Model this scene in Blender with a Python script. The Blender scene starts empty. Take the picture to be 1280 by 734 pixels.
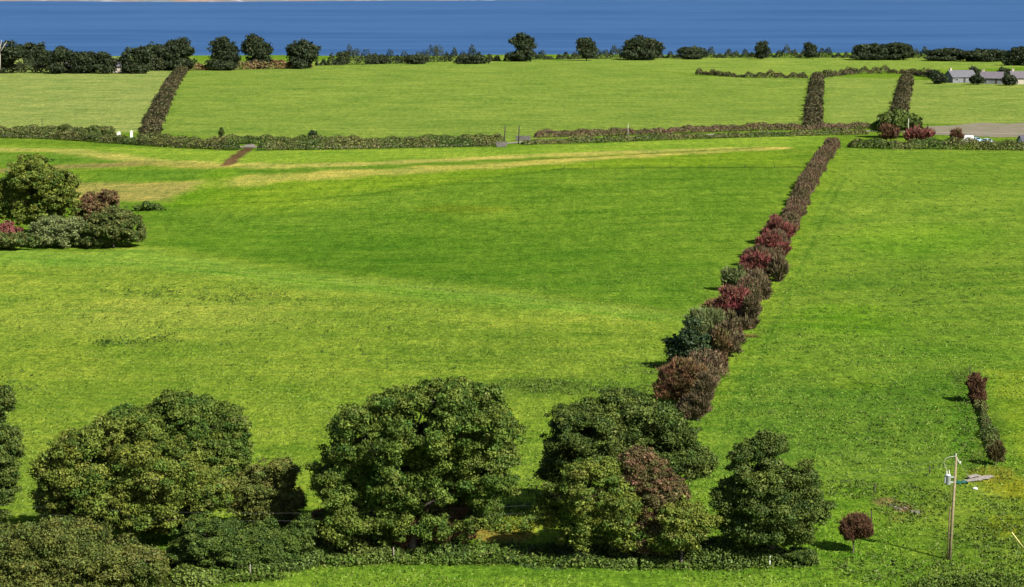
import bpy, bmesh, math
import numpy as np
from mathutils import Vector, Matrix
R = math.radians
rng = np.random.default_rng(7)
C = bpy.context.scene.collection
SC = bpy.context.scene

# ------------------------------------------------------------------ camera model
IW, IH, F = 1280, 734, 2489.0
PITCH = R(8.73)
CH = 44.0
GAIN = 2.45      # light x exposure: picture value of a white diffuser on flat ground

def smooth(x, a, b):
    t = np.clip((np.asarray(x, float) - a) / (b - a), 0, 1)
    return t * t * (3 - 2 * t)

def gz(x, y):
    """height of the land"""
    x = np.asarray(x, float); y = np.asarray(y, float)
    d = np.sqrt(x * x + y * y)
    z = 0.45 * np.sin(x / 61 + .5) * np.sin(y / 83 + 1.2) * smooth(d, 170, 260)
    # hollow behind the rolling crest on the left
    ex, ey = -.84, .543
    nx, ny = .543, .84
    px, py = x - 25, y - 267
    s = px * nx + py * ny
    t = px * ex + py * ey
    A = (2.2 + 3.2 * smooth(t, 10, 130)) * smooth(t, -60, 10)
    z = z - A * smooth(s, -4, 22) * (1 - smooth(s, 60, 170))
    # gentle hummocks
    z = z + .10 * np.sin(x / 7.3 + y / 11.0) * np.sin(y / 8.1 - x / 19) * (1 - smooth(d, 250, 420))
    # rise of the far fields, then the drop to the sea
    z = z + 1.5 * smooth(y, 640, 1000)
    coast = 1290 + 25 * np.sin(x / 97) + 12 * np.sin(x / 31 + 1)
    z = z - 40 * smooth(y - coast, 0, 70)
    return z

def ray(u, v):
    a, b = (u - IW / 2) / F, (IH / 2 - v) / F
    d = np.array([a, math.cos(PITCH) + b * math.sin(PITCH), -math.sin(PITCH) + b * math.cos(PITCH)])
    return d / np.linalg.norm(d)

_ts = np.exp(np.linspace(math.log(60), math.log(1500), 1500))
def hit(u, v):
    """where the line of sight through picture point u, v meets the land"""
    d = ray(u, v)
    p = _ts[:, None] * d[None]
    f = p[:, 2] + CH - gz(p[:, 0], p[:, 1])
    i = int(np.argmax(f < 0))
    if i == 0: i = len(_ts) - 1
    a, b = _ts[i - 1], _ts[i]
    for _ in range(30):
        m = (a + b) / 2
        q = m * d
        if q[2] + CH - gz(q[0], q[1]) < 0: b = m
        else: a = m
    q = b * d
    return np.array([q[0], q[1], float(gz(q[0], q[1]))])

def scale_at(p):
    q = np.array([p[0], p[1], p[2] - CH])
    D = np.linalg.norm(q)
    fwd = q[1] * math.cos(PITCH) - q[2] * math.sin(PITCH)
    return F / fwd, math.asin(-q[2] / D)

def lin(c):
    c = np.asarray(c, float) / 255
    return np.where(c <= .04045, c / 12.92, ((c + .055) / 1.055) ** 2.4)
def alb(*c):
    """surface colour that a sunlit flat patch of the given picture colour has"""
    return np.clip(lin(c) / GAIN, .002, .85)

# ------------------------------------------------------------------ object helpers
def tag(o, label, cat, group=None, kind=None):
    if label: o['label'] = label
    if cat: o['category'] = cat
    if group: o['group'] = group
    if kind: o['kind'] = kind
    return o

def thing(name, label, cat, loc, rz=0, group=None):
    o = bpy.data.objects.new(name, None); C.objects.link(o)
    o.empty_display_size = .5
    o.location = [float(a) for a in loc]; o.rotation_euler = (0, 0, rz)
    return tag(o, label, cat, group)

def mesh_np(name, verts, faces, mat, parent=None, attrs=None, smoothed=False):
    """faces: int array n x 3 or n x 4"""
    verts = np.asarray(verts, np.float32); faces = np.asarray(faces, np.int32)
    me = bpy.data.meshes.new(name)
    k = faces.shape[1]
    me.vertices.add(len(verts)); me.vertices.foreach_set('co', verts.ravel())
    me.loops.add(faces.size); me.loops.foreach_set('vertex_index', faces.ravel())
    me.polygons.add(len(faces))
    me.polygons.foreach_set('loop_start', np.arange(0, faces.size, k, dtype=np.int32))
    if smoothed: me.polygons.foreach_set('use_smooth', np.ones(len(faces), bool))
    me.update(calc_edges=True)
    for an, arr in (attrs or {}).items():
        at = me.attributes.new(an, 'FLOAT_COLOR', 'POINT')
        at.data.foreach_set('color', np.asarray(arr, np.float32).ravel())
    me.materials.append(mat)
    o = bpy.data.objects.new(name, me); C.objects.link(o)
    if parent: o.parent = parent
    return o

def obj(name, bm, mat, parent=None, smoothed=False):
    me = bpy.data.meshes.new(name); bm.to_mesh(me); bm.free()
    if smoothed:
        for p in me.polygons: p.use_smooth = True
    me.materials.append(mat)
    o = bpy.data.objects.new(name, me); C.objects.link(o)
    if parent: o.parent = parent
    return o

def add_box(bm, c, s, rot=None, bev=0):
    r = bmesh.ops.create_cube(bm, size=1)
    M = Matrix.Translation(c) @ (rot.to_4x4() if rot else Matrix()) @ Matrix.Diagonal((*s, 1))
    bmesh.ops.transform(bm, matrix=M, verts=r['verts'])
    if bev:
        es = list({e for v in r['verts'] for e in v.link_edges})
        bmesh.ops.bevel(bm, geom=es, offset=bev, segments=2, affect='EDGES', profile=.5)

def add_tube(bm, pts, rad, n=8, caps=True):
    pts = [Vector(p) for p in pts]
    if not hasattr(rad, '__len__'): rad = [rad] * len(pts)
    rings = []
    for i, p in enumerate(pts):
        d = (pts[min(i + 1, len(pts) - 1)] - pts[max(i - 1, 0)]).normalized()
        a = d.orthogonal().normalized(); b = d.cross(a)
        rings.append([bm.verts.new(p + (a * math.cos(2 * math.pi * k / n) + b * math.sin(2 * math.pi * k / n)) * rad[i]) for k in range(n)])
        if i:
            # match the ring's starting corner to the previous ring
            prev = rings[-2]
            best = min(range(n), key=lambda s: (rings[-1][s].co - p - (prev[0].co - pts[i - 1])).length)
            rings[-1] = rings[-1][best:] + rings[-1][:best]
            if (rings[-1][1].co - p).dot(prev[1].co - pts[i - 1]) < 0 and n > 4:
                rings[-1] = [rings[-1][0]] + rings[-1][:0:-1]
            for k in range(n):
                bm.faces.new((prev[k], prev[(k + 1) % n], rings[-1][(k + 1) % n], rings[-1][k]))
    if caps:
        bm.faces.new(rings[0][::-1]); bm.faces.new(rings[-1])

def add_lathe(bm, prof, n=16, c=(0, 0, 0)):
    rings = []
    for r, z in prof:
        rings.append([bm.verts.new((c[0] + r * math.cos(2 * math.pi * k / n), c[1] + r * math.sin(2 * math.pi * k / n), c[2] + z)) for k in range(n)])
    for a, b in zip(rings, rings[1:]):
        for k in range(n): bm.faces.new((a[k], a[(k + 1) % n], b[(k + 1) % n], b[k]))
    bm.faces.new(rings[0][::-1]); bm.faces.new(rings[-1])

# ------------------------------------------------------------------ materials
def new_mat(name):
    m = bpy.data.materials.new(name); m.use_nodes = True
    nt = m.node_tree; b = nt.nodes['Principled BSDF']
    return m, nt, b
def node(nt, t, **kw):
    n = nt.nodes.new(t)
    for k, v in kw.items(): setattr(n, k, v)
    return n
def mix(nt, a, b, f, mode='MIX'):
    n = nt.nodes.new('ShaderNodeMix'); n.data_type = 'RGBA'; n.blend_type = mode; n.clamp_factor = True
    for s, v in ((n.inputs[0], f), (n.inputs[6], a), (n.inputs[7], b)):
        if hasattr(v, 'is_linked'): nt.links.new(v, s)
        elif hasattr(v, '__len__'): s.default_value = (*[float(q) for q in v[:3]], 1)
        else: s.default_value = v
    return n.outputs[2]
def noise(nt, co, scale, detail=3, rough=.55, lo=.35, hi=.65, dist=0):
    n = node(nt, 'ShaderNodeTexNoise'); n.inputs['Scale'].default_value = scale
    n.inputs['Detail'].default_value = detail; n.inputs['Roughness'].default_value = rough
    n.inputs['Distortion'].default_value = dist
    nt.links.new(co, n.inputs['Vector'])
    r = node(nt, 'ShaderNodeMapRange'); r.inputs[1].default_value = lo; r.inputs[2].default_value = hi
    nt.links.new(n.outputs[0], r.inputs[0])
    return r.outputs[0]
def mapped(nt, sc=(1, 1, 1), rot=(0, 0, 0), src='Object'):
    t = node(nt, 'ShaderNodeTexCoord'); mp = node(nt, 'ShaderNodeMapping')
    mp.inputs['Scale'].default_value = sc; mp.inputs['Rotation'].default_value = rot
    nt.links.new(t.outputs[src], mp.inputs[0])
    return mp.outputs[0]

def plain(name, c, c2=None, scale=3, rough=.8, metal=0, spec=.3, bump=0):
    m, nt, b = new_mat(name)
    co = mapped(nt)
    c2 = c2 if c2 is not None else np.asarray(c) * .65
    col = mix(nt, c, c2, noise(nt, co, scale, 5))
    nt.links.new(col, b.inputs['Base Color'])
    b.inputs['Roughness'].default_value = rough; b.inputs['Metallic'].default_value = metal
    b.inputs['Specular IOR Level'].default_value = spec
    if bump:
        bp = node(nt, 'ShaderNodeBump'); bp.inputs['Strength'].default_value = bump; bp.inputs['Distance'].default_value = .02
        nt.links.new(noise(nt, co, scale * 4, 5), bp.inputs['Height']); nt.links.new(bp.outputs[0], b.inputs['Normal'])
    return m

def leafmat(name, a, b_, c_=None, spec=.10, lo=.35, hi=1.75):
    """leaves: hue from clump to clump (tint red), tone from leaf to leaf (tint green), odd turned leaf (tint blue)"""
    m, nt, b = new_mat(name)
    at = node(nt, 'ShaderNodeAttribute', attribute_name='tint')
    sp = node(nt, 'ShaderNodeSeparateColor'); nt.links.new(at.outputs['Color'], sp.inputs[0])
    col = mix(nt, a, b_, sp.outputs[0])
    if c_ is not None:
        mr = node(nt, 'ShaderNodeMapRange'); mr.inputs[1].default_value = .72; mr.inputs[2].default_value = .95
        nt.links.new(sp.outputs[2], mr.inputs[0])
        col = mix(nt, col, c_, mr.outputs[0])
    hv = node(nt, 'ShaderNodeHueSaturation')
    mr2 = node(nt, 'ShaderNodeMapRange'); mr2.inputs[3].default_value = lo; mr2.inputs[4].default_value = hi
    nt.links.new(sp.outputs[1], mr2.inputs[0]); nt.links.new(mr2.outputs[0], hv.inputs['Value'])
    nt.links.new(col, hv.inputs['Color']); nt.links.new(hv.outputs[0], b.inputs['Base Color'])
    b.inputs['Roughness'].default_value = .55; b.inputs['Specular IOR Level'].default_value = spec
    return m

M = {}
def lm(k, a, b_, c_=None, **kw): M[k] = leafmat('foliage_' + k, a, b_, c_, **kw)
lm('dark', (.028, .054, .010), (.074, .098, .017), (.09, .105, .03))
lm('mid', (.032, .070, .010), (.092, .120, .018), (.115, .125, .032))
lm('olive', (.044, .082, .012), (.118, .134, .019), (.135, .135, .035))
lm('ochre', (.046, .070, .014), (.098, .104, .021), (.125, .108, .034))
lm('dun', (.052, .062, .016), (.095, .066, .030), (.08, .095, .022))
lm('brown', (.110, .058, .032), (.085, .044, .026), (.08, .085, .024))
lm('redbrown', (.125, .056, .034), (.095, .082, .030), (.080, .100, .024))
lm('thorn', (.100, .050, .030), (.068, .076, .022), (.085, .095, .025))
lm('red', (.175, .042, .044), (.120, .062, .040), (.10, .080, .04))
lm('grey', (.078, .104, .034), (.125, .142, .052), (.06, .085, .03))
lm('holly', (.014, .030, .010), (.030, .050, .014), (.06, .075, .03), spec=.2)
lm('hedge', (.042, .072, .015), (.084, .090, .025), (.125, .112, .045))
lm('hedgebrown', (.100, .074, .042), (.070, .064, .028), (.125, .060, .044))
lm('hedge2', (.040, .044, .018), (.062, .048, .024), (.075, .07, .03))
lm('far', (.016, .026, .012), (.028, .038, .015), (.045, .046, .018))
lm('ivy', (.024, .050, .010), (.072, .104, .017), (.075, .10, .022))
lm('nettle', (.048, .090, .012), (.075, .118, .016), (.095, .11, .03), lo=.6, hi=1.35)
lm('weed', (.028, .062, .010), (.045, .082, .012), (.07, .085, .02), lo=.6, hi=1.3)
lm('grass', (.095, .155, .020), (.125, .18, .026), (.14, .165, .035), lo=.75, hi=1.2)
M['bark'] = plain('bark', (.10, .085, .065), (.05, .042, .032), 4, .9, bump=.6)
M['palebark'] = plain('pale_bark', (.42, .38, .32), (.22, .20, .17), 3, .9)
M['polewood'] = plain('pole_wood', (.24, .20, .11), (.15, .12, .07), 6, .85, bump=.3)
M['greywood'] = plain('weathered_wood', (.27, .24, .21), (.15, .13, .11), 5, .9, bump=.4)
M['darkwood'] = plain('dark_wood', (.05, .042, .032), (.03, .026, .02), 5, .9)
M['galv'] = plain('galvanised', (.46, .48, .50), (.36, .38, .40), 4, .45, .2, .5)
M['porcelain'] = plain('porcelain', (.5, .49, .46), (.42, .41, .38), 4, .25, 0, .5)
M['wire'] = plain('wire', (.12, .12, .12), (.08, .08, .08), 4, .5, .3)
M['cable'] = plain('pale_cable', (.38, .37, .32), (.30, .29, .25), 4, .6)
M['brownpipe'] = plain('brown_guard', (.13, .075, .05), (.09, .05, .035), 4, .7)
M['yellow'] = plain('yellow_plastic', (.60, .54, .20), (.5, .45, .15), 4, .5)
M['tarp'] = plain('teal_sheet', (.03, .20, .15), (.02, .12, .09), 6, .6)
M['white'] = plain('white_paint', (.62, .62, .58), (.48, .48, .44), 3, .7)
M['stone'] = plain('stone', (.15, .14, .125), (.08, .075, .065), 2.5, .95, bump=.8)
M['concrete'] = plain('concrete', (.17, .155, .125), (.12, .11, .09), 1.5, .95)
M['slate'] = plain('slate', (.11, .11, .122), (.08, .08, .09), 1.5, .6, bump=.3)
M['mauveslate'] = plain('mauve_slate', (.125, .11, .125), (.09, .08, .09), 1.5, .7, bump=.3)
M['darkslate'] = plain('dark_slate', (.07, .065, .09), (.045, .04, .06), 1.5, .6)
M['render'] = plain('render_wall', (.40, .36, .29), (.34, .30, .25), .8, .9)
M['darkwall'] = plain('grey_wall', (.16, .17, .18), (.11, .12, .13), .8, .9)
M['redroof'] = plain('rust_roof', (.17, .05, .035), (.11, .045, .03), .8, .85)
M['glass'] = plain('window_glass', (.02, .025, .03), (.03, .035, .04), 1, .08, 0, .6)
M['rubber'] = plain('tyre', (.02, .02, .02), None, 4, .8)
M['carblue'] = plain('pale_blue_paint', (.42, .58, .72), (.40, .56, .70), 1, .3, .1, .5)
M['caraqua'] = plain('pale_aqua_paint', (.50, .66, .66), (.48, .64, .64), 1, .3, .1, .5)
M['carwhite'] = plain('white_car_paint', (.46, .46, .45), (.44, .44, .43), 1, .3, 0, .5)
M['road'] = plain('road_surface', (.20, .175, .13), (.15, .13, .10), .3, .95)
M['yard'] = plain('yard_surface', (.17, .135, .098), (.105, .105, .05), .22, .95)
M['mud'] = plain('mud', (.12, .085, .055), (.16, .12, .08), .6, .95, bump=.5)

def ground_mat():
    m, nt, b = new_mat('pasture')
    at = node(nt, 'ShaderNodeAttribute', attribute_name='col')
    base = at.outputs['Color']
    # alpha of the colour carries how grassy the spot is
    co = mapped(nt); streak = mapped(nt, (.35, 1, 1), (0, 0, R(12)))
    def vary(fac, lo, hi):
        """multiply factor running from lo to hi"""
        r = node(nt, 'ShaderNodeMix', data_type='RGBA'); nt.links.new(fac, r.inputs[0])
        r.inputs[6].default_value = (*lo, 1); r.inputs[7].default_value = (*hi, 1)
        return r.outputs[2]
    def times(c, k):
        r = node(nt, 'ShaderNodeMix', data_type='RGBA', blend_type='MULTIPLY'); r.inputs[0].default_value = 1
        r.clamp_result = False
        nt.links.new(c, r.inputs[6]); nt.links.new(k, r.inputs[7])
        return r.outputs[2]
    big = noise(nt, co, .03, 4, .62, .34, .66)
    midn = noise(nt, streak, .16, 6, .66, .32, .68)
    fine = noise(nt, co, .9, 5, .78, .34, .66)
    tuft = noise(nt, co, 3.4, 4, .75, .36, .64)
    speck = noise(nt, co, .8, 5, .8, .60, .70)
    depth = noise(nt, mapped(nt, (1, .28, 1)), 3.2, 4, .8, .33, .67)
    col = times(base, vary(big, (.84, .90, .86), (1.17, 1.09, 1.15)))
    col = times(col, vary(midn, (.70, .82, .80), (1.31, 1.17, 1.25)))
    blot = noise(nt, streak, .42, 4, .7, .54, .66)
    col = times(col, vary(blot, (1.06, 1.04, 1.05), (.70, .84, .76)))
    dry = noise(nt, co, .27, 4, .7, .58, .70)
    col = times(col, vary(dry, (1, 1, 1), (1.12, 1.01, 1.08)))
    col = times(col, vary(fine, (.68, .74, .75), (1.36, 1.28, 1.3)))
    col = times(col, vary(tuft, (.70, .76, .8), (1.34, 1.28, 1.3)))
    col = times(col, vary(depth, (.54, .60, .62), (1.52, 1.46, 1.5)))
    coarse = noise(nt, mapped(nt, (1, .22, 1)), .55, 5, .8, .30, .70)
    col = times(col, vary(coarse, (.66, .74, .75), (1.36, 1.28, 1.3)))
    col = times(col, vary(speck, (1.04, 1.04, 1.04), (.45, .58, .6)))
    nt.links.new(col, b.inputs['Base Color'])
    b.inputs['Roughness'].default_value = 1; b.inputs['Specular IOR Level'].default_value = 0
    h = node(nt, 'ShaderNodeMath', operation='ADD')
    nt.links.new(fine, h.inputs[0]); nt.links.new(tuft, h.inputs[1])
    bp = node(nt, 'ShaderNodeBump'); bp.inputs['Strength'].default_value = .6; bp.inputs['Distance'].default_value = .14
    nt.links.new(h.outputs[0], bp.inputs['Height']); nt.links.new(bp.outputs[0], b.inputs['Normal'])
    return m

def sea_mat():
    m, nt, b = new_mat('sea_water')
    co = mapped(nt, (1, .35, 1), (0, 0, R(4)))
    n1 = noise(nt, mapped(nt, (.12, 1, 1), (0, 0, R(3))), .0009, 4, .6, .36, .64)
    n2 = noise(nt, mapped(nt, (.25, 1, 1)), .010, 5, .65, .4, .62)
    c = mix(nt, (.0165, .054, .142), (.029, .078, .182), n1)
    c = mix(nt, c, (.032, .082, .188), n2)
    mm = [n for n in nt.nodes]
    nt.links.new(c, b.inputs['Base Color'])
    b.inputs['Roughness'].default_value = .7; b.inputs['Specular IOR Level'].default_value = .04
    return m

# ------------------------------------------------------------------ ground
def build_ground():
    az = np.concatenate([np.linspace(-42, -15.2, 70)[:-1], np.linspace(-15.2, 15.2, 880), np.linspace(15.2, 42, 70)[1:]])
    dep = np.concatenate([np.linspace(50, 17.6, 30)[:-1], np.linspace(17.6, 2.0, 640), np.linspace(2.0, 1.78, 14)[1:]])
    dist = CH / np.tan(np.radians(dep))
    dist = np.concatenate([dist, np.array([1440, 1480, 1530, 1600])])
    A, D = np.meshgrid(np.radians(az), dist)
    x = D * np.tan(A); y = D
    z = gz(x, y)
    n = x.size; nr, nc = x.shape
    P = np.stack([x.ravel(), y.ravel()], 1)
    # -------- land use, plus light and shade at the crest, painted as plan-view areas
    col = np.tile(alb(116, 152, 42), (n, 1))
    def world(pl): return np.array([hit(u, v)[:2] for u, v in pl])
    def inside(poly):
        r = np.zeros(n, bool); j = len(poly) - 1
        for i in range(len(poly)):
            xi, yi = poly[i]; xj, yj = poly[j]
            c = ((yi > P[:, 1]) != (yj > P[:, 1])) & (P[:, 0] < (xj - xi) * (P[:, 1] - yi) / (yj - yi + 1e-9) + xi)
            r ^= c; j = i
        return r
    def segdist(pl):
        best = np.full(n, 1e9); wt = np.zeros(n)
        for i in range(len(pl) - 1):
            a, b = pl[i], pl[i + 1]
            ab = b - a; t = np.clip(((P - a) @ ab) / (ab @ ab), 0, 1)
            d = np.linalg.norm(P - a - t[:, None] * ab, axis=1)
            k = d < best; best[k] = d[k]; wt[k] = (i + t[k]) / (len(pl) - 1)
        return best, wt
    wob = (np.sin(P[:, 0] / 3.1 + np.sin(P[:, 1] / 4.7)) + np.sin(P[:, 1] / 2.3 + P[:, 0] / 5.9) + np.sin(P[:, 0] / 1.37 - P[:, 1] / 1.9)) / 3
    def area(px, c, soft=3.0, amt=1.0):
        w = world(px); ins = inside(w)
        d, _ = segdist(np.vstack([w, w[:1]]))
        sd = np.where(ins, d, -d) + wob * soft * .5
        k = smooth(sd, -soft, soft) * amt
        col[:] = col * (1 - k[:, None]) + np.asarray(alb(*c))[None] * k[:, None]
    def stroke(px, w, c, amt=1.0, soft=.6, w2=None):
        pl = world(px); d, t = segdist(pl)
        ww = w if w2 is None else w + (w2 - w) * t
        k = (1 - smooth(d + wob * ww * .45, ww * (1 - soft), ww * (1 + soft))) * amt
        col[:] = col * (1 - k[:, None]) + np.asarray(alb(*c))[None] * k[:, None]
    Y = P[:, 1]
    # far fields beyond the lane
    area([(-400, 165), (190, 166), (240, 80), (240, 71), (-400, 71)], (152, 172, 84))
    area([(190, 166), (300, 173), (640, 176), (1020, 158), (1020, 96), (880, 96), (640, 70), (240, 78)], (136, 164, 64), 6)
    area([(1030, 160), (1128, 152), (1128, 98), (1030, 97)], (142, 168, 70))
    area([(1128, 155), (1700, 155), (1700, 104), (1128, 100)], (144, 168, 72))
    area([(880, 94), (1010, 94), (1130, 88), (1280, 84), (1700, 84), (1700, 71), (700, 71), (700, 78)], (140, 168, 66), 4)
    # left fields between lane and hollow
    area([(-400, 172), (300, 188), (640, 184), (1040, 166), (1040, 182), (960, 186), (640, 197), (290, 208), (180, 202), (90, 190), (-400, 188)], (142, 176, 54), 4)
    area([(-400, 192), (80, 192), (170, 202), (60, 206), (-400, 208)], (116, 154, 48), 4)
    area([(120, 215), (290, 211), (500, 207), (640, 200), (640, 204), (500, 212), (300, 223), (120, 228)], (110, 150, 44), 4)
    area([(280, 226), (640, 208), (960, 187), (1000, 206), (700, 211), (540, 232), (340, 252), (190, 255), (180, 250)], (132, 166, 42), 6)
    area([(190, 258), (340, 254), (540, 234), (700, 213), (1000, 210), (940, 300), (860, 390), (640, 364), (430, 340), (180, 306)], (111, 149, 42), 6)
    area([(-400, 308), (180, 309), (430, 344), (640, 365), (868, 396), (830, 470), (650, 520), (660, 640), (-400, 660)], (140, 167, 54), 10)
    area([(-400, 310), (180, 311), (430, 346), (640, 367), (868, 398), (800, 402), (640, 382), (400, 362), (180, 335), (-400, 330)], (136, 174, 58), 4, .9)  # sunlit near side of the crest, painted as a lighter band
    area([(480, 420), (800, 400), (840, 440), (700, 480), (560, 500), (380, 470)], (112, 148, 42), 14, .7)
    area([(330, 480), (400, 470), (420, 600), (380, 640), (320, 560)], (150, 176, 44), 10, .6)
    area([(-400, 440), (200, 430), (420, 410), (700, 420), (720, 520), (660, 640), (-400, 660)], (126, 156, 47), 18, .75)
    area([(185, 306), (430, 338), (640, 361), (866, 390), (905, 330), (640, 300), (300, 276)], (95, 139, 36), 4.5, .65)  # shade on the slope behind the crest, put into the grass colour
    # right field
    area([(1045, 186), (1700, 187), (1700, 300), (985, 330), (960, 320), (1020, 210)], (126, 160, 50), 8)
    area([(960, 330), (1400, 300), (1500, 470), (880, 470), (940, 370)], (120, 155, 47), 14)
    area([(900, 470), (1210, 462), (1195, 600), (1040, 600), (880, 600)], (104, 141, 44), 8)
    area([(1232, 462), (1700, 455), (1700, 640), (1285, 600), (1262, 540)], (134, 162, 44), 1.2)
    area([(1000, 600), (1090, 605), (1160, 720), (1000, 740), (880, 700), (1040, 660)], (114, 154, 40), 3)
    area([(1090, 600), (1280, 590), (1700, 640), (1700, 740), (1160, 740)], (120, 150, 46), 4)
    area([(200, 735), (300, 722), (500, 700), (900, 706), (1160, 700), (1160, 900), (200, 900)], (112, 152, 42), 1.5)
    for u, v, w, h_, c, a in ((1270, 612, 30, 14, (150, 152, 32), .7), (1255, 660, 26, 14, (140, 150, 32), .6), (1215, 700, 40, 10, (92, 138, 30), .6),
                             (1220, 726, 60, 9, (84, 122, 40), .8), (740, 485, 90, 9, (84, 122, 38), .8), (660, 482, 50, 8, (92, 120, 40), .7),
                             (580, 262, 60, 5, (118, 140, 36), .7), (560, 275, 120, 6, (104, 142, 38), .5), (300, 300, 90, 8, (106, 150, 38), .5),
                             (330, 255, 100, 10, (128, 164, 40), .6), (1100, 500, 60, 14, (98, 136, 42), .6), (1000, 545, 60, 18, (100, 140, 42), .5),
                             (1150, 300, 90, 20, (116, 164, 36), .5), (1060, 400, 80, 20, (104, 158, 24), .5), (1205, 530, 14, 50, (86, 138, 34), .7),
                             (1240, 540, 14, 36, (96, 120, 40), .6), (1070, 480, 40, 6, (128, 158, 40), .5), (200, 395, 160, 22, (156, 174, 66), .6),
                             (620, 440, 100, 16, (118, 148, 46), .6), (90, 450, 90, 22, (152, 172, 56), .5), (420, 620, 40, 20, (144, 170, 48), .5)):
        area([(u + w * math.cos(q), v + h_ * math.sin(q)) for q in np.linspace(0, 2 * math.pi, 11)[:-1]], c, w / 14, a)
    # stubble streaks
    stroke([(-200, 186), (0, 187), (80, 188), (150, 197), (200, 203), (290, 207), (400, 207), (500, 203), (640, 196), (760, 191), (860, 188), (960, 185)], 4.6, (190, 190, 88), .95)
    stroke([(100, 238), (180, 239), (240, 232), (300, 226), (400, 219), (520, 213), (640, 206), (720, 199), (800, 194), (880, 190), (970, 185)], 9, (190, 190, 84), 1, .6, 4)
    area([(90, 228), (170, 229), (252, 228), (235, 240), (205, 251), (90, 254)], (172, 166, 84), 3, .85)
    stroke([(-200, 214), (0, 213), (60, 211), (110, 207), (185, 204)], 4.5, (158, 146, 82), .8)
    stroke([(185, 204), (240, 206), (290, 209)], 4, (164, 164, 74), .6)
    stroke([(640, 201), (760, 195), (870, 189), (960, 184)], 1.3, (84, 116, 36), .7)
    stroke([(190, 258), (340, 253), (450, 244), (540, 233), (640, 219), (700, 212)], 1.0, (84, 122, 28), .6)
    stroke([(700, 211), (1000, 209)], 1.4, (80, 108, 34), .8)
    stroke([(230, 255), (262, 234), (283, 212)], 4, (122, 166, 36), .7)
    # mud at the gateway and beyond
    stroke([(284, 206), (292, 199), (302, 191), (316, 183)], 1.9, (118, 92, 62), .95, .35)
    # wheel marks beside the long hedge
    for off in (0, 17):
        stroke([(902 + off, 560), (918 + off, 500), (934 + off, 450), (958 + off, 395), (985 + off * .9, 335), (1010 + off * .8, 285), (1045 + off * .6, 225)], .35, (92, 134, 40), .5)
    stroke([(890, 505), (925, 440), (965, 360), (1010, 270), (1050, 195)], 1.6, (130, 164, 44), .55)
    stroke([(0, 322), (200, 332), (430, 358), (640, 378), (840, 404)], .5, (92, 146, 34), .7)
    stroke([(0, 342), (160, 345), (430, 362), (560, 374)], .4, (100, 146, 34), .6)
    # bare earth
    for u, v, w, h_, c in ((1108, 627, 17, 6, (150, 130, 76)), (1128, 634, 12, 6, (148, 118, 84)), (1122, 648, 9, 4, (164, 164, 62)), (1145, 640, 9, 4, (132, 128, 66)),
                           (625, 668, 42, 12, (150, 138, 58)), (650, 652, 30, 14, (142, 152, 44)), (938, 420, 10, 2, (126, 96, 60)), (1240, 592, 30, 10, (136, 140, 44))):
        area([(u + w * math.cos(q), v + h_ * math.sin(q)) for q in np.linspace(0, 2 * math.pi, 10)[:-1]], c, .5, .9)
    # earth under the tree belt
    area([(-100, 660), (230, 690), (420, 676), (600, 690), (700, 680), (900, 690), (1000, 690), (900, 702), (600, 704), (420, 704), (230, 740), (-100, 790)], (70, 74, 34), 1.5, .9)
    i = np.arange(nr - 1)[:, None] * nc + np.arange(nc - 1)[None]
    f = np.stack([i, i + 1, i + nc + 1, i + nc], -1).reshape(-1, 4)
    col[:] *= (1 + .06 * (1 - smooth(P[:, 1], 200, 520)))[:, None]
    rgba = np.concatenate([col, np.ones((n, 1))], 1)
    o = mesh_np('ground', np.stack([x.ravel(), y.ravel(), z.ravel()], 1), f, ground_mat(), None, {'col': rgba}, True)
    o['kind'] = 'structure'
build_ground()

# sea and far shore
bm = bmesh.new()
v = [bm.verts.new(p) for p in ((-30000, 1250, -30), (30000, 1250, -30), (30000, 60000, -30), (-30000, 60000, -30))]
bm.faces.new(v)
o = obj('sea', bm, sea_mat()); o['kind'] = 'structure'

def far_shore():
    nx, ny = 260, 14
    xs = np.linspace(-4200, 5200, nx); t = np.linspace(0, 1, ny)
    X, T = np.meshgrid(xs, t)
    sh = 11000 + 350 * np.sin(X / 700 + 1) + 160 * np.sin(X / 230) + np.where(X > -1500, (X + 1500) * .45, 0)
    Yv = sh + T * 2500
    Z = -34 + smooth(T, 0, .25) * (14 + 6 * np.sin(X / 310)) + smooth(T, .2, 1) * (110 + 40 * np.sin(X / 900) + 20 * np.sin(X / 260 + 2))
    i = np.arange(ny - 1)[:, None] * nx + np.arange(nx - 1)[None]
    f = np.stack([i, i + 1, i + nx + 1, i + nx], -1).reshape(-1, 4)
    m, nt, b = new_mat('far_land')
    co = mapped(nt, (1, .4, 1))
    c = mix(nt, (.09, .11, .12), (.19, .12, .09), noise(nt, co, .004, 4))
    c = mix(nt, c, (.30, .30, .34), noise(nt, co, .012, 3, .5, .55, .7))
    nt.links.new(c, b.inputs['Base Color']); b.inputs['Roughness'].default_value = 1
    o = mesh_np('far_shore', np.stack([X.ravel(), Yv.ravel(), Z.ravel()], 1), f, m, None, None, True)
    o['kind'] = 'structure'
far_shore()

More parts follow.
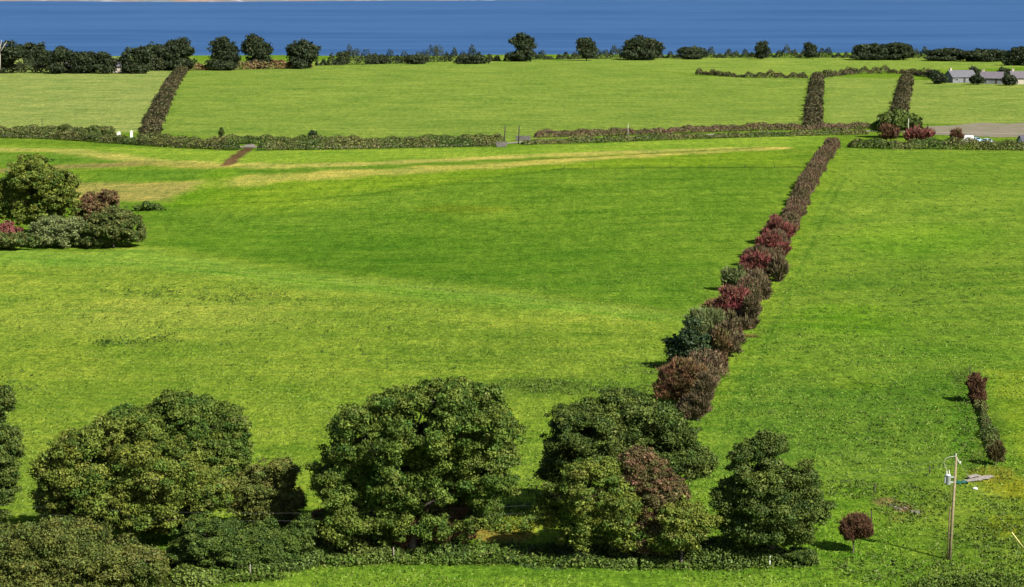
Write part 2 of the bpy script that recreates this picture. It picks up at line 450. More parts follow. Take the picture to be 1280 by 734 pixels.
# ------------------------------------------------------------------ foliage
def cards(P, N, size, jitter=.9, aspect=1.6, along=None, tint=None):
    """one rhombic leaf spray per point"""
    n = len(P)
    N2 = N + rng.normal(size=(n, 3)) * jitter
    N2 /= np.linalg.norm(N2, axis=1)[:, None] + 1e-9
    if along is None: a = np.cross(N2, rng.normal(size=(n, 3)))
    else:
        a = along + rng.normal(size=(n, 3)) * .28
        N2 = np.cross(a, rng.normal(size=(n, 3))); N2 /= np.linalg.norm(N2, axis=1)[:, None] + 1e-9
    a /= np.linalg.norm(a, axis=1)[:, None] + 1e-9
    b = np.cross(N2, a)
    L = (size * .5)[:, None]; Wd = L / aspect
    bend = N2 * L * .22
    V = np.stack([P + a * L - bend, P + b * Wd + bend * .4, P - a * L - bend, P - b * Wd + bend * .4], 1).reshape(-1, 3)
    Fc = np.arange(4 * n).reshape(n, 4)
    T = np.repeat(np.concatenate([tint, np.ones((n, 1))], 1), 4, axis=0)
    return V, Fc, T

def crown_points(lobes, clump, leaf, dens=1.0, shell=.55, pocket=-.15):
    """lobes: (centre, radii) ellipsoids -> clumps on and in them -> leaf points"""
    Ps, Ns, Ts, CL = [], [], [], []
    for c, r in lobes:
        c = np.asarray(c, float); r = np.asarray(r, float)
        area = 4 * math.pi * ((r[0] * r[1]) ** 1.6 / 3 + (r[0] * r[2]) ** 1.6 / 3 + (r[1] * r[2]) ** 1.6 / 3) ** (1 / 1.6)
        k = max(3, int(area / (clump * clump * .95)))
        d = rng.normal(size=(k, 3)); d /= np.linalg.norm(d, axis=1)[:, None]
        rad = shell + (1 - shell) * rng.random(k) ** .6
        rad *= rng.choice([1, 1, .95, 1.12, 1.34, .85], k)
        ax = rng.normal(size=(3, 3)); lump = 1 + .17 * np.sin(d @ ax[0] * 2.2 + 1) + .13 * np.sin(d @ ax[1] * 3.5)
        rad = np.minimum(rad * lump, 1.22)
        cc = c + d * rad[:, None] * np.maximum(r - clump * .55, r * .5)
        ph = rng.random(3) * 6.28; w_ = 1.0 / max(clump, .45)
        fld = np.sin(cc[:, 0] * w_ + ph[0]) + np.sin(cc[:, 1] * w_ + ph[1]) + np.sin(cc[:, 2] * w_ * 1.2 + ph[2]) + rng.normal(0, .5, k)
        keep = fld > np.where(rad > .75, pocket, pocket - 1)
        if keep.sum() < 3: keep[:3] = True
        cc, d, rad = cc[keep], d[keep], rad[keep]; k = len(cc)
        hue = np.clip(rng.normal(.5, .30, k), 0, 1)
        cr = np.minimum(clump, r.min() * .8) * np.where(rad > 1.15, rng.uniform(.4, .75, k), rng.uniform(.45, 1.3, k))
        m = max(8, int(dens * 4.2 * math.pi * clump ** 2 / (leaf * leaf * .62)))
        cnt = np.maximum(5, (m * (cr / clump) ** 2).astype(int))
        idx = np.repeat(np.arange(k), cnt); n = len(idx)
        e = rng.normal(size=(n, 3)); e[:, 2] += .35
        e /= np.linalg.norm(e, axis=1)[:, None]
        rr = cr[idx] * (.35 + .75 * rng.random(n) ** .7) * np.where(rng.random(n) < .12, 1.35, 1)
        tone = np.clip(rng.normal(.5, .22, k), 0, 1)[idx]
        bend = np.sin(e @ rng.normal(size=3) * 4 + idx * 1.7) * .22
        p = cc[idx] + e * rr[:, None] * np.array([1.08, 1.08, .66])
        Ps.append(p); Ns.append(e * .8 + d[idx] * .35 + np.array([0, 0, .25]))
        tt = np.stack([np.clip(hue[idx] + rng.normal(0, .12, n), 0, 1), np.clip(.55 * tone + .45 * rng.random(n) + bend * .5, 0, 1), rng.random(n)], 1)
        # turned leaves come in runs
        turn = rng.random(k) < .08
        tt[:, 2] = np.where(turn[idx], .55 + .45 * tt[:, 2], tt[:, 2] * .80)
        Ts.append(tt); CL.append(cc)
    return np.vstack(Ps), np.vstack(Ns), np.vstack(Ts), np.vstack(CL)

def limbs(bm, lobes, tips, r0, h0, n=6, nl=9):
    top = np.mean([c for c, r in lobes], 0)
    k0 = Vector((top[0] * .12, top[1] * .12, h0))
    add_tube(bm, [(0, 0, -.3), (0, 0, .15 * h0), tuple(Vector((0, 0, .55 * h0)) + Vector((rng.normal() * .1, rng.normal() * .1, 0))), tuple(k0)],
             [r0 * 1.35, r0 * 1.05, r0 * .9, r0 * .8], n + 2)
    for c, r in lobes:
        c = Vector(c)
        m1 = k0.lerp(c, .5) + Vector((rng.normal() * .25, rng.normal() * .25, .3))
        add_tube(bm, [tuple(k0 - Vector((0, 0, .1))), tuple(m1), tuple(c)], [r0 * .6, r0 * .42, r0 * .22], n)
        near = [t for t in tips if (Vector(t) - c).length < max(r) * 1.3]
        for i in rng.permutation(len(near))[:nl]:
            t = Vector(near[i]); t = c + (t - c) * float(rng.uniform(.9, 1.3))
            m2 = c.lerp(t, .5) + Vector((rng.normal() * .15, rng.normal() * .15, .12))
            st = m1.lerp(c, rng.uniform(.3, 1))
            add_tube(bm, [tuple(st), tuple(m2), tuple(t)], [r0 * .22, r0 * .12, r0 * .06], 5)

def plant(name, label, cat, ub, vb, lobes, mat, clump=1.1, leaf=.36, dens=1.0, twig=0, r0=None, h0=None,
          group=None, bark='bark', shell=.55, deep=.9, parts=('crown', 'trunk'), jitter=.9, extra=None):
    """tree or bush standing where the sight line through ub, vb meets the land; lobes in picture units"""
    base = hit(ub, vb); s, dp = scale_at(base)
    L = []
    for q in lobes:
        u, v, ru, rv = q[:4]; dy = q[4] if len(q) > 4 else float(rng.normal() * ru / s * .25)
        dz = ((vb - v) / s - dy * math.sin(dp)) / math.cos(dp)
        r = np.array([ru / s, ru / s * deep, rv / s]) * 1.06
        # stay out of the ground
        dz = max(dz, r[2] * .55)
        L.append(((float((u - ub) / s), float(dy), float(dz)), r))
    ctr = np.array([c for c, r in L]); rd = np.array([r for c, r in L])
    if len(L) > 2 and s > 4:
        lo, hi = (ctr - rd * .8).min(0), (ctr + rd * .8).max(0)
        fr = (hi - lo) / 2 * np.array([.78, .8, .74]); fc = (hi + lo) / 2; fc[2] -= fr[2] * .30
        fc[2] = max(fc[2], fr[2] * .62)
        fill = [(tuple(fc), fr)]
    else: fill = []
    if s > 11: leaf *= .45; clump *= .56
    elif s > 6: leaf *= .72; clump *= .75
    t = thing(name, label, cat, base, 0, group)
    P, N, T, tips = crown_points(L + fill, clump, leaf, dens, shell)
    k = P[:, 2] > .02; P, N, T = P[k], N[k], T[k]
    sz = leaf * np.clip(rng.lognormal(-.08, .38, len(P)), .4, 2.0)
    if twig:
        al = N + np.array([0, 0, .9])
        V, Fc, Tt = cards(P, N, sz * rng.uniform(1.3, 3.6, len(P)), jitter, 7.0, al, T)
        q = rng.random(len(P)) < (1 - twig) + .30
        V2, F2, T2 = cards(P[q], N[q], sz[q] * .9, jitter, 1.6, None, T[q])
        Fc = np.vstack([Fc, F2 + len(V)]); V = np.vstack([V, V2]); Tt = np.vstack([Tt, T2])
    else:
        V, Fc, Tt = cards(P, N, sz, jitter, 1.6, None, T)
    mesh_np(parts[0], V, Fc, M[mat], t, {'tint': Tt})
    hh = max(c[2] + r[2] for c, r in L)
    bm = bmesh.new()
    limbs(bm, L, [tuple(p) for p in tips], r0 or max(.06, hh * .022), h0 or hh * .22, nl=14 if s > 11 else 6)
    obj(parts[1], bm, M[bark], t, True)
    if extra: extra(t, base, s, L)
    return t

TREES = 'trees of the belt along the bottom'
BUSH = ('foliage', 'stem')
# --- tree belt in front
plant('tree', 'dark green tree cut by the left edge, standing left of the big olive trees', 'tree', -18, 650,
      [(-22, 520, 36, 45), (-12, 572, 36, 42), (-8, 612, 32, 28), (12, 500, 13, 16), (18, 548, 12, 16), (10, 590, 16, 16)], 'dark', .85, .34, h0=3)
plant('tree', 'tallest dark olive tree with a ragged top, behind the broad olive tree at lower left', 'tree', 240, 645,
      [(235, 535, 58, 38), (185, 552, 48, 38), (288, 538, 24, 30), (222, 507, 22, 16), (275, 580, 42, 40), (165, 524, 24, 15), (300, 570, 16, 22)], 'mid', .95, .36, h0=3.2)
plant('tree', 'broad yellowish olive tree at lower left, in front of the taller dark olive tree', 'tree', 165, 682,
      [(105, 580, 46, 42), (158, 556, 46, 34), (205, 590, 50, 44), (120, 628, 52, 34), (255, 612, 42, 34), (190, 636, 52, 36), (72, 604, 26, 40), (140, 560, 30, 24), (70, 640, 26, 26)], 'olive', 1.0, .36, h0=3.2)
plant('tree', 'low spreading ochre green tree in the bottom left corner', 'tree', 95, 752,
      [(55, 690, 50, 40), (122, 700, 52, 34), (15, 682, 40, 40), (180, 708, 36, 30), (88, 672, 42, 26), (5, 724, 40, 30), (150, 728, 46, 24), (60, 735, 50, 24)], 'ochre', .95, .34, h0=2)
plant('tree', 'small brownish olive tree at the right end of the lower left tree clump', 'tree', 335, 672,
      [(332, 608, 32, 28), (352, 592, 20, 18), (366, 625, 16, 24), (304, 616, 26, 24), (340, 640, 30, 20)], 'ochre', .8, .32, h0=1.8)
plant('bush', 'dark green ivy covered bush below the small brownish olive tree', 'bush', 300, 706,
      [(268, 672, 42, 26), (336, 680, 44, 24), (240, 698, 34, 20), (300, 690, 40, 18), (375, 668, 16, 26)], 'ivy', .75, .30, parts=BUSH)
plant('tree', 'largest round crowned tree, standing alone in the middle of the bottom tree belt', 'tree', 515, 694,
      [(520, 540, 66, 46), (588, 525, 46, 40), (455, 545, 42, 38), (430, 590, 38, 38), (500, 585, 52, 40), (602, 580, 44, 40), (436, 645, 34, 34), (482, 640, 34, 30),
       (412, 606, 20, 26), (640, 548, 20, 32), (562, 502, 40, 24), (622, 606, 24, 20), (490, 508, 26, 16), (600, 498, 22, 18), (545, 615, 44, 40, 3.5), (500, 640, 40, 34, 3), (575, 640, 30, 28, 3)], 'mid', 1.0, .36, h0=3.6)
plant('bush', 'deep red bush at the left foot of the large round crowned tree', 'bush', 408, 690, [(408, 655, 16, 22), (414, 670, 14, 14)], 'redbrown', .5, .26, twig=.5, parts=BUSH)
plant('bush', 'red twiggy bush under the right side of the large round crowned tree', 'bush', 566, 690,
      [(570, 655, 24, 22), (556, 664, 20, 18)], 'redbrown', .55, .28, twig=.7, parts=BUSH)
plant('bush', 'brown bare twigged bush under the middle of the large round crowned tree', 'bush', 518, 692,
      [(520, 658, 24, 22), (505, 668, 16, 16)], 'brown', .55, .28, twig=.8, parts=BUSH)
plant('bush', 'bright yellow green bush in the sunny gap right of the large round crowned tree', 'bush', 606, 660,
      [(612, 636, 16, 16), (598, 646, 14, 12)], 'nettle', .5, .28, parts=BUSH)
plant('tree', 'wide dark green tree at the back of the belt, joining the long hedgerow', 'tree', 770, 655,
      [(738, 540, 52, 36), (800, 530, 50, 34), (702, 562, 26, 28), (842, 575, 38, 24), (772, 508, 38, 20), (846, 540, 26, 24), (690, 588, 16, 18), (770, 560, 50, 30), (870, 580, 20, 18)], 'dark', .95, .36, h0=3.2)
plant('tree', 'yellow olive tree in front of the wide dark tree, beside the red brown thorn', 'tree', 722, 702,
      [(738, 618, 40, 38), (702, 642, 28, 40), (766, 642, 30, 38), (786, 665, 22, 26), (742, 588, 30, 18), (774, 664, 16, 24), (716, 600, 20, 18), (690, 620, 14, 16)], 'olive', .85, .34, h0=2.6)
plant('tree', 'red brown thorn tree between two olive trees of the belt', 'tree', 805, 706,
      [(804, 602, 32, 30, 1.5), (824, 634, 30, 32, .8), (798, 574, 22, 15, 1.5), (842, 616, 20, 22, 1), (800, 668, 20, 24, .2), (824, 668, 20, 22, 0)], 'thorn', .75, .32, h0=2.2)
plant('tree', 'small olive green tree on thin stem, at the front right of the red brown thorn', 'tree', 852, 708,
      [(845, 656, 38, 30), (872, 650, 22, 26), (826, 676, 22, 18), (852, 640, 20, 16)], 'olive', .75, .32, h0=1.6)
plant('tree', 'dark green tree with uneven crown at the right end of the belt', 'tree', 962, 704,
      [(942, 590, 34, 34), (918, 625, 28, 40), (960, 640, 44, 40), (1004, 622, 30, 34), (958, 560, 22, 16), (1002, 588, 14, 14), (935, 664, 36, 24), (1022, 642, 16, 22), (988, 664, 28, 22), (975, 600, 24, 22)], 'dark', .85, .34, h0=2.8)
plant('bush', 'small rust red bush on a short stem, near the utility pole', 'bush', 1066, 692,
      [(1070, 659, 17, 14), (1062, 664, 11, 11), (1080, 664, 9, 8)], 'brown', .36, .22, twig=.7, parts=BUSH, h0=.9, r0=.06)
plant('bush', 'low dark green bush at the foot of the dark tree at the belt end', 'bush', 905, 704,
      [(905, 690, 24, 13), (885, 694, 18, 11), (1000, 694, 22, 9)], 'ivy', .5, .26, parts=BUSH)

# --- clump in the hollow at left
plant('tree', 'tall round olive green tree in the bush clump behind the crest at left', 'tree', 48, 296,
      [(45, 222, 32, 24), (24, 245, 27, 26), (76, 240, 25, 26), (50, 262, 38, 20), (6, 250, 16, 24), (46, 206, 18, 11), (-15, 256, 20, 20)], 'olive', 1.15, .5, h0=3)
plant('tree', 'rusty red tree to the right of the tall olive tree in the left clump', 'tree', 124, 292,
      [(122, 256, 22, 16), (104, 262, 13, 12), (140, 245, 11, 10), (115, 270, 22, 12)], 'redbrown', .9, .45, h0=2)
plant('bush', 'round pale green bush at the front of the left clump', 'bush', 78, 309,
      [(76, 290, 35, 18), (55, 296, 18, 11)], 'grey', .8, .42, parts=BUSH)
plant('bush', 'wide brownish green thicket at the right end of the left clump', 'bush', 142, 310,
      [(136, 286, 32, 20), (162, 290, 18, 17), (150, 272, 22, 14), (120, 300, 22, 10)], 'hedge', .8, .42, parts=BUSH)
plant('bush', 'dark red bush at the left edge of the left clump', 'bush', 4, 304, [(4, 287, 24, 10)], 'red', .7, .42, parts=BUSH)
plant('bush', 'low olive brown shrub at the left edge, below the dark red bush', 'bush', 20, 311, [(18, 300, 34, 9), (-20, 300, 20, 9)], 'hedge', .6, .4, parts=BUSH)
plant('bush', 'tiny dark green bush alone in the grass right of the left clump', 'bush', 186, 263, [(187, 257, 9, 6), (176, 260, 9, 3.5), (200, 261, 10, 2.2)], 'ivy', .5, .4, parts=BUSH)

# --- long hedgerow: single bushes from far to near
HG = 'bushes of the long diagonal hedgerow'
def hb(label, u, vb, lobes, mat, tw=.6, leaf=.38, clump=.8, **kw):
    lobes = [(a + 1.5 * math.copysign(1, a - u), b - 3, ru * .92, rv * 1.12) for a, b, ru, rv in lobes]
    plant('bush', label, 'bush', u, vb, lobes, mat, clump, leaf, twig=tw, parts=BUSH, group=HG, jitter=.7, **kw)
hb('farthest bright red bush in the long hedgerow, at the end of its brown half', 978, 304, [(975, 290, 19, 14), (968, 298, 16, 11)], 'red')
hb('second bright red patch of the long hedgerow, touching the farthest red bush', 962, 322, [(961, 306, 17, 13), (972, 312, 13, 11)], 'red')
hb('brown bush on the left flank of the hedgerow, between its two far red pairs', 946, 332, [(943, 322, 14, 11), (955, 326, 14, 10)], 'hedgebrown')
hb('wide red bush halfway along the hedgerow, behind the round grey green bush', 950, 350, [(948, 334, 21, 16), (938, 342, 13, 10)], 'red')
hb('brown bush on the right flank beside the wide red bush', 970, 352, [(970, 338, 12, 16)], 'hedgebrown')
hb('round grey green bush on the left flank, halfway along the hedgerow', 917, 364, [(917, 350, 16, 13), (926, 356, 13, 9)], 'grey', .4)
hb('tan brown bush right of the round grey green bush', 946, 374, [(944, 362, 16, 14), (952, 370, 12, 12)], 'hedgebrown')
hb('nearest crimson bush, standing tall between the grey green bushes of the hedgerow', 914, 406, [(915, 382, 19, 20), (905, 392, 14, 12)], 'red')
hb('small dark red bush left of the nearest crimson bush', 890, 398, [(890, 388, 11, 10)], 'redbrown')
hb('thin brown bush on the right flank beside the nearest crimson bush', 938, 412, [(938, 392, 10, 18), (930, 404, 12, 12)], 'hedgebrown')
hb('grey green feathery bush behind the dark holly like bush', 886, 432, [(884, 408, 24, 17), (898, 418, 18, 14), (870, 418, 16, 12)], 'grey', .5)
hb('grey brown bush on the right flank behind the big rosy brown bush', 912, 446, [(912, 422, 15, 22), (905, 434, 14, 14)], 'hedgebrown')
hb('biggest dark green bush of the hedgerow, on its left flank', 862, 462, [(868, 430, 26, 24), (848, 444, 20, 18), (880, 440, 20, 22)], 'holly', 0)
hb('narrow red brown bush right of the biggest dark green bush', 897, 466, [(898, 440, 11, 22)], 'redbrown')
hb('large rosy brown bush at the near end of the hedgerow', 856, 506, [(854, 476, 28, 22), (872, 480, 15, 20), (836, 490, 16, 13), (864, 492, 18, 15)], 'redbrown')
hb('straggling tan bush right of the large rosy brown bush, at the hedgerow end', 872, 526, [(874, 504, 11, 18), (866, 514, 12, 12), (880, 488, 10, 16)], 'hedgebrown')

# --- short hedge at right
plant('bush', 'dark red brown bush heading the short hedge at right', 'bush', 1221, 504, [(1220, 482, 12, 14), (1222, 496, 10, 9)], 'brown', .5, .32, twig=.6, parts=BUSH)
plant('bush', 'slim dark green bush at the near end of the short hedge at right', 'bush', 1244, 582, [(1246, 564, 9, 10), (1240, 568, 7, 8)], 'dun', .4, .26, twig=.5, parts=BUSH)

# ------------------------------------------------------------------ hedges
def hedge(label, px, w, h, mat, leaf, name='hedge', cat='hedge', twig=0, dens=1.0, kind=None, group=None, rag=.22, ground=None):
    W = np.array([hit(u, v) for u, v in px])
    base = W[len(W) // 2].copy()
    seg = np.linalg.norm(np.diff(W[:, :2], axis=0), axis=1); cum = np.concatenate([[0], np.cumsum(seg)])
    Lh = cum[-1]
    n = int(dens * Lh * (w + 2 * h) * 2.4 / (leaf * leaf * .62))
    t = rng.random(n) * Lh
    px_ = np.interp(t, cum, W[:, 0]); py_ = np.interp(t, cum, W[:, 1])
    i = np.clip(np.searchsorted(cum, t) - 1, 0, len(seg) - 1)
    dr = np.diff(W[:, :2], axis=0)[i] / seg[i][:, None]
    nrm = np.stack([-dr[:, 1], dr[:, 0]], 1)
    ph = rng.random(8) * 6.28
    hv = 1 + rag * (np.sin(t / 1.9 + ph[0]) + np.sin(t / 4.3 + ph[1]) + np.sin(t / .83 + ph[2]) + np.sin(t / 9.7 + ph[3])) / 2
    wv = 1 + rag * .8 * (np.sin(t / 2.7 + ph[4]) + np.sin(t / 6.1 + ph[5]) + np.sin(t / 1.1 + ph[6])) / 2
    th = rng.random(n) * math.pi
    rr = .5 + .55 * rng.random(n) ** .5
    ends = np.minimum(1, np.sqrt(np.clip(np.minimum(t, Lh - t) / (w * .5) + .15, 0, 1)))
    cx = np.cos(th); cz = np.sin(th)
    ex = np.sign(cx) * np.abs(cx) ** .7 * w * .5 * wv * rr * ends; ez = np.abs(cz) ** .7 * h * hv * rr * ends
    X = px_ + nrm[:, 0] * ex; Yy = py_ + nrm[:, 1] * ex
    P = np.stack([X, Yy, gz(X, Yy) + ez], 1) - base
    N = np.stack([nrm[:, 0] * cx, nrm[:, 1] * cx, cz + .2], 1)
    hue = np.clip(.5 + .33 * np.sin(t / 3.1 + ph[7]) + .3 * np.sin(t / 7.9 + ph[1] * 2) + rng.normal(0, .12, n), 0, 1)
    turn = (np.sin(t / 2.3 + ph[3] * 3) > .55)
    T = np.stack([hue, rng.random(n), np.where(turn, .5 + .5 * rng.random(n), rng.random(n) * .93)], 1)
    sz = leaf * rng.uniform(.6, 1.35, n)
    if twig:
        V, Fc, Tt = cards(P, N, sz * rng.uniform(1.0, 2.5, n), .8, 5.5, N + np.array([0, 0, 1.0]), T)
        V2, F2, T2 = cards(P, N, sz * .9, .8, 1.6, None, T)
        Fc = np.vstack([Fc, F2 + len(V)]); V = np.vstack([V, V2]); Tt = np.vstack([Tt, T2])
    else:
        V, Fc, Tt = cards(P, N, sz, .8, 1.6, None, T)
    o = mesh_np(name, V, Fc, M[mat], None, {'tint': Tt})
    o.location = [float(a) for a in base]
    return tag(o, label, cat, group, kind)

hedge('brown twiggy far half of the long diagonal hedgerow', [(1041, 184), (1030, 198), (1014, 224), (1000, 252), (988, 280), (984, 292)], 3.6, 2.1, 'hedgebrown', .34, twig=1, dens=.8, rag=.35)
hedge('clipped green brown hedge along the near side of the lane, left of the muddy gateway', [(-160, 170), (0, 172), (70, 174), (130, 178), (200, 183), (298, 188)], 4.2, 2.4, 'hedge', .46)
hedge('low hedge behind the lane at far left, ending at the white gate pillar', [(-160, 167), (0, 167), (80, 168), (143, 171)], 4, 2.6, 'hedge', .46)
hedge('long dark hedge along the lane from muddy gateway to the pair of dark poles', [(322, 188), (400, 187), (500, 185), (626, 182.5)], 3.8, 2.2, 'hedge', .46)
hedge('hedge on the far side of the lane below the wide middle field', [(172, 176), (240, 180), (300, 180), (420, 181), (560, 179), (630, 177)], 3.6, 2.2, 'hedge', .46)
hedge('low green hedge on the near side of the pale lane, right of the dark poles', [(652, 181), (760, 178), (860, 174), (960, 171), (1085, 168)], 3, 1.5, 'hedge', .46)
hedge('tawny hedge on the far side of the pale lane, right of the dark poles', [(668, 172), (760, 170), (860, 166), (960, 163), (1090, 161)], 3.4, 1.9, 'hedgebrown', .46)
hedge('thick mixed hedge along the top of the right field, in front of the parked cars', [(1060, 184), (1110, 186), (1160, 186), (1210, 187), (1280, 188), (1400, 188)], 5, 2.5, 'hedge', .46)
hedge('broad dark hedge climbing the far field at left from the white gate pillar', [(186, 170), (194, 150), (206, 124), (216, 104), (228, 88)], 5.5, 2.2, 'hedge2', .6, rag=.4)
hedge('dark brown hedge climbing the far field right of centre', [(1016, 160), (1018, 130), (1021, 108), (1022, 97)], 5, 2.6, 'hedge2', .7, rag=.45)
hedge('brown hedge climbing the far field behind the big dark tree', [(1122, 150), (1128, 124), (1134, 100)], 5, 2.6, 'hedge2', .7, rag=.45)
hedge('thin level hedge between far fields, left of the climbing brown hedge', [(870, 93), (930, 97), (1010, 98)], 3.5, 2.0, 'hedge2', .7, rag=.6)
hedge('thin level hedge between far fields, left of the grey roofed houses', [(1028, 97), (1070, 92), (1130, 92), (1185, 100)], 3.5, 2.2, 'hedge2', .7, rag=.6)
hedge('rusty red brown hedge below the round trees of the skyline at left', [(235, 88), (300, 87), (390, 85)], 6, 4, 'redbrown', .95)
hedge('low dark hedge along the sea edge, left of centre', [(395, 82), (480, 80), (560, 77), (640, 76)], 7, 4.8, 'far', .8, rag=.8)
hedge('low dark hedge along the sea edge, from centre to the right', [(640, 75), (800, 73), (960, 72), (1180, 73)], 6, 3.4, 'far', .8, rag=.8)
hedge('low dark hedge along the skyline at far left below the mixed trees', [(-80, 90), (60, 91), (150, 90), (232, 87)], 8, 5.5, 'far', .95, rag=.4)
hedge('continuous tangled brown hedge among the red and grey bushes of the long hedgerow', [(978, 300), (962, 326), (946, 356), (926, 392), (904, 430), (884, 466), (870, 500), (864, 522)], 3.4, 2.1, 'hedgebrown', .32, twig=1, dens=.7, rag=.45)
# scrub under the trees, uncountable
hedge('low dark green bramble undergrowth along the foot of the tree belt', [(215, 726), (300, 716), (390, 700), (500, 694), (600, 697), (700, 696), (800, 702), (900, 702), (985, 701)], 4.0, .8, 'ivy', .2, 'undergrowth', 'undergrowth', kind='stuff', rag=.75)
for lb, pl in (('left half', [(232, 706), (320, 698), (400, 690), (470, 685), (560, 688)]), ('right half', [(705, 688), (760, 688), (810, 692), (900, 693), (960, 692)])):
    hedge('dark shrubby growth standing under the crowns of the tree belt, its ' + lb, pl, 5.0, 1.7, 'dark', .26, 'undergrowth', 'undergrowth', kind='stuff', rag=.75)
hedge('straggly green brown scrub along the short hedge at right', [(1224, 502), (1232, 530), (1240, 556), (1250, 578)], 1.3, .65, 'hedge', .2, 'scrub', 'scrub', kind='stuff', rag=.5)

# ------------------------------------------------------------------ skyline trees
SKY = 'trees along the sea edge'
def sk(label, u, vb, w, h, mat='far', n=3, group=SKY):
    lob = []
    for i in range(n):
        q = (i + .5) / n - .5
        lob.append((u + q * w * .75, vb - h * (.58 + .06 * rng.normal()), w * (.28 if n > 1 else .5) + 1, h * (.40 + .05 * rng.normal())))
    lob.append((u + rng.normal() * w * .08, vb - h * .72, w * .24, h * .28))
    lob.append((u, vb - h * .22, w * .5, h * .24))
    plant('tree', label, 'tree', u, vb, lob, mat, 2.0, .95, r0=.3, h0=h / 2.2 * .35, group=group, shell=.3)
def pale_limbs(t, base, s, L):
    bm = bmesh.new()
    add_tube(bm, [(0, -6, 2), (.3, -6.2, 9), (0, -6.4, 12)], [.45, .35, .25], 6)
    for dx, dz in ((-5, 16), (-2.5, 17.5), (1.5, 17), (4, 16), (-4, 13)):
        add_tube(bm, [(0, -6.3, 10), (dx * .6, -6.6, (10 + dz) / 2 + .6), (dx, -6.2, dz)], [.26, .2, .08], 5)
    obj('bare_limb', bm, M['palebark'], t, True)
plant('tree', 'dark tree with bare pale limbs on the skyline at the left edge', 'tree', 4, 92, [(-10, 68, 16, 14), (12, 66, 14, 13), (2, 80, 18, 10), (24, 66, 9, 10)], 'far', 2.0, .95, r0=.3, h0=4, group=SKY, shell=.3, extra=pale_limbs)
for u, w, h, l in ((45, 26, 34, 'dark rounded tree just right of the pale limbed tree on the left skyline'),
                   (212, 56, 38, 'widest dark flat topped tree of the left skyline, above the climbing broad hedge'),
                   (280, 36, 38, 'first of three round dark trees above the rusty hedge on the left skyline'),
                   (323, 32, 42, 'tallest and middle of three round dark trees above the rusty hedge'),
                   (379, 36, 34, 'last of three round dark trees above the rusty hedge, nearest the skyline gap')):
    sk(l, u, 88 if u < 300 else 86, w, h)
for u, w, h in ((70, 34, 30), (105, 34, 28), (128, 30, 26), (172, 36, 32)):
    sk('low dark green tree in the mixed row near the houses on the left skyline', u, 92, w, h)
for u, w, h in ((425, 26, 16), (470, 30, 12), (520, 30, 12), (590, 40, 12)):
    sk('low dark scrubby tree of the broken row along the sea edge left of centre', u, 80, w, h, n=2)
for u, vb, w, h, l in ((652, 77, 28, 34, 'pointed dark tree standing alone on the sea edge near the centre'),
                    (733, 76, 22, 28, 'narrow dark tree on the sea edge, right of the pointed central tree'),
                    (803, 75, 46, 28, 'broad square dark tree group crown on the sea edge right of centre'),
                    (866, 74, 32, 16, 'low round dark tree right of the broad square tree on the sea edge'),
                    (952, 74, 14, 22, 'slim small dark tree alone on the sea edge right of centre'),
                    (1012, 73, 14, 22, 'slim dark tree on the sea edge above the climbing brown hedge'),
                    (1085, 75, 44, 20, 'wide dark tree on the right skyline, left half of a joined pair'),
                    (1120, 75, 40, 23, 'wide dark tree on the right skyline, right half of a joined pair'),
                    (1180, 76, 48, 15, 'low dark tree on the right skyline above the grey roofed houses'),
                    (1232, 77, 54, 15, 'long low dark tree on the right skyline, left of the corner wood'),
                    (1272, 82, 34, 22, 'tall dark tree in the top right corner above the pale walled house')):
    sk(l, u, vb, w, h)
for u, v, w, h in ((1174, 105, 9, 11), (1221, 106, 8, 10), (1260, 107, 8, 12), (1166, 99, 9, 9), (1216, 98, 9, 13), (1254, 99, 8, 13)):
    plant('bush', 'dark garden bush close to the grey roofed far houses', 'bush', u, v, [(u, v - h * .6, w, h * .6), (u + 4, v - h * .5, w * .7, h * .5)], 'far', 1.2, .7, parts=BUSH, group='garden bushes of the far houses')
# trees around the right end of the lane
plant('tree', 'big dark green tree at the end of the lane, left of the parked cars', 'tree', 1120, 172,
      [(1112, 153, 18, 11), (1132, 152, 18, 12), (1122, 146, 16, 8), (1100, 158, 11, 8), (1143, 158, 10, 9)], 'dark', 1.1, .6, h0=2)
plant('bush', 'dull red bush in front of the big dark tree at the lane end', 'bush', 1108, 178, [(1110, 165, 13, 8)], 'brown', .9, .5, twig=.4, parts=BUSH)
plant('bush', 'bright red brown bush on the hedge right of the big dark tree', 'bush', 1148, 180, [(1150, 167, 14, 7), (1138, 170, 9, 6)], 'red', .8, .5, twig=.4, parts=BUSH)
plant('bush', 'dark purple brown bush beside the white van', 'bush', 1196, 181, [(1196, 170, 8, 8)], 'brown', .7, .5, twig=.4, parts=BUSH)
plant('bush', 'round dark bush on the far lane hedge in front of the wide middle field', 'bush', 391, 178, [(391, 170, 6, 6)], 'holly', .6, .5, parts=BUSH)
plant('conifer', 'tiny pointed conifer on the far lane hedge near the muddy gateway', 'conifer', 277, 178, [(277, 172, 5, 5), (277, 166, 2.6, 5), (277, 161, 1.4, 4)], 'dark', .5, .45, parts=('crown', 'trunk'))
plant('bush', 'twiggy bush sticking up from the lane hedge at far left', 'bush', 79, 172, [(79, 161, 5, 6)], 'hedge', .6, .5, twig=.7, parts=BUSH)
plant('bush', 'humped bush rising from the hedge left of the white gate pillar', 'bush', 128, 174, [(126, 164, 16, 6)], 'hedge', .7, .5, parts=BUSH)

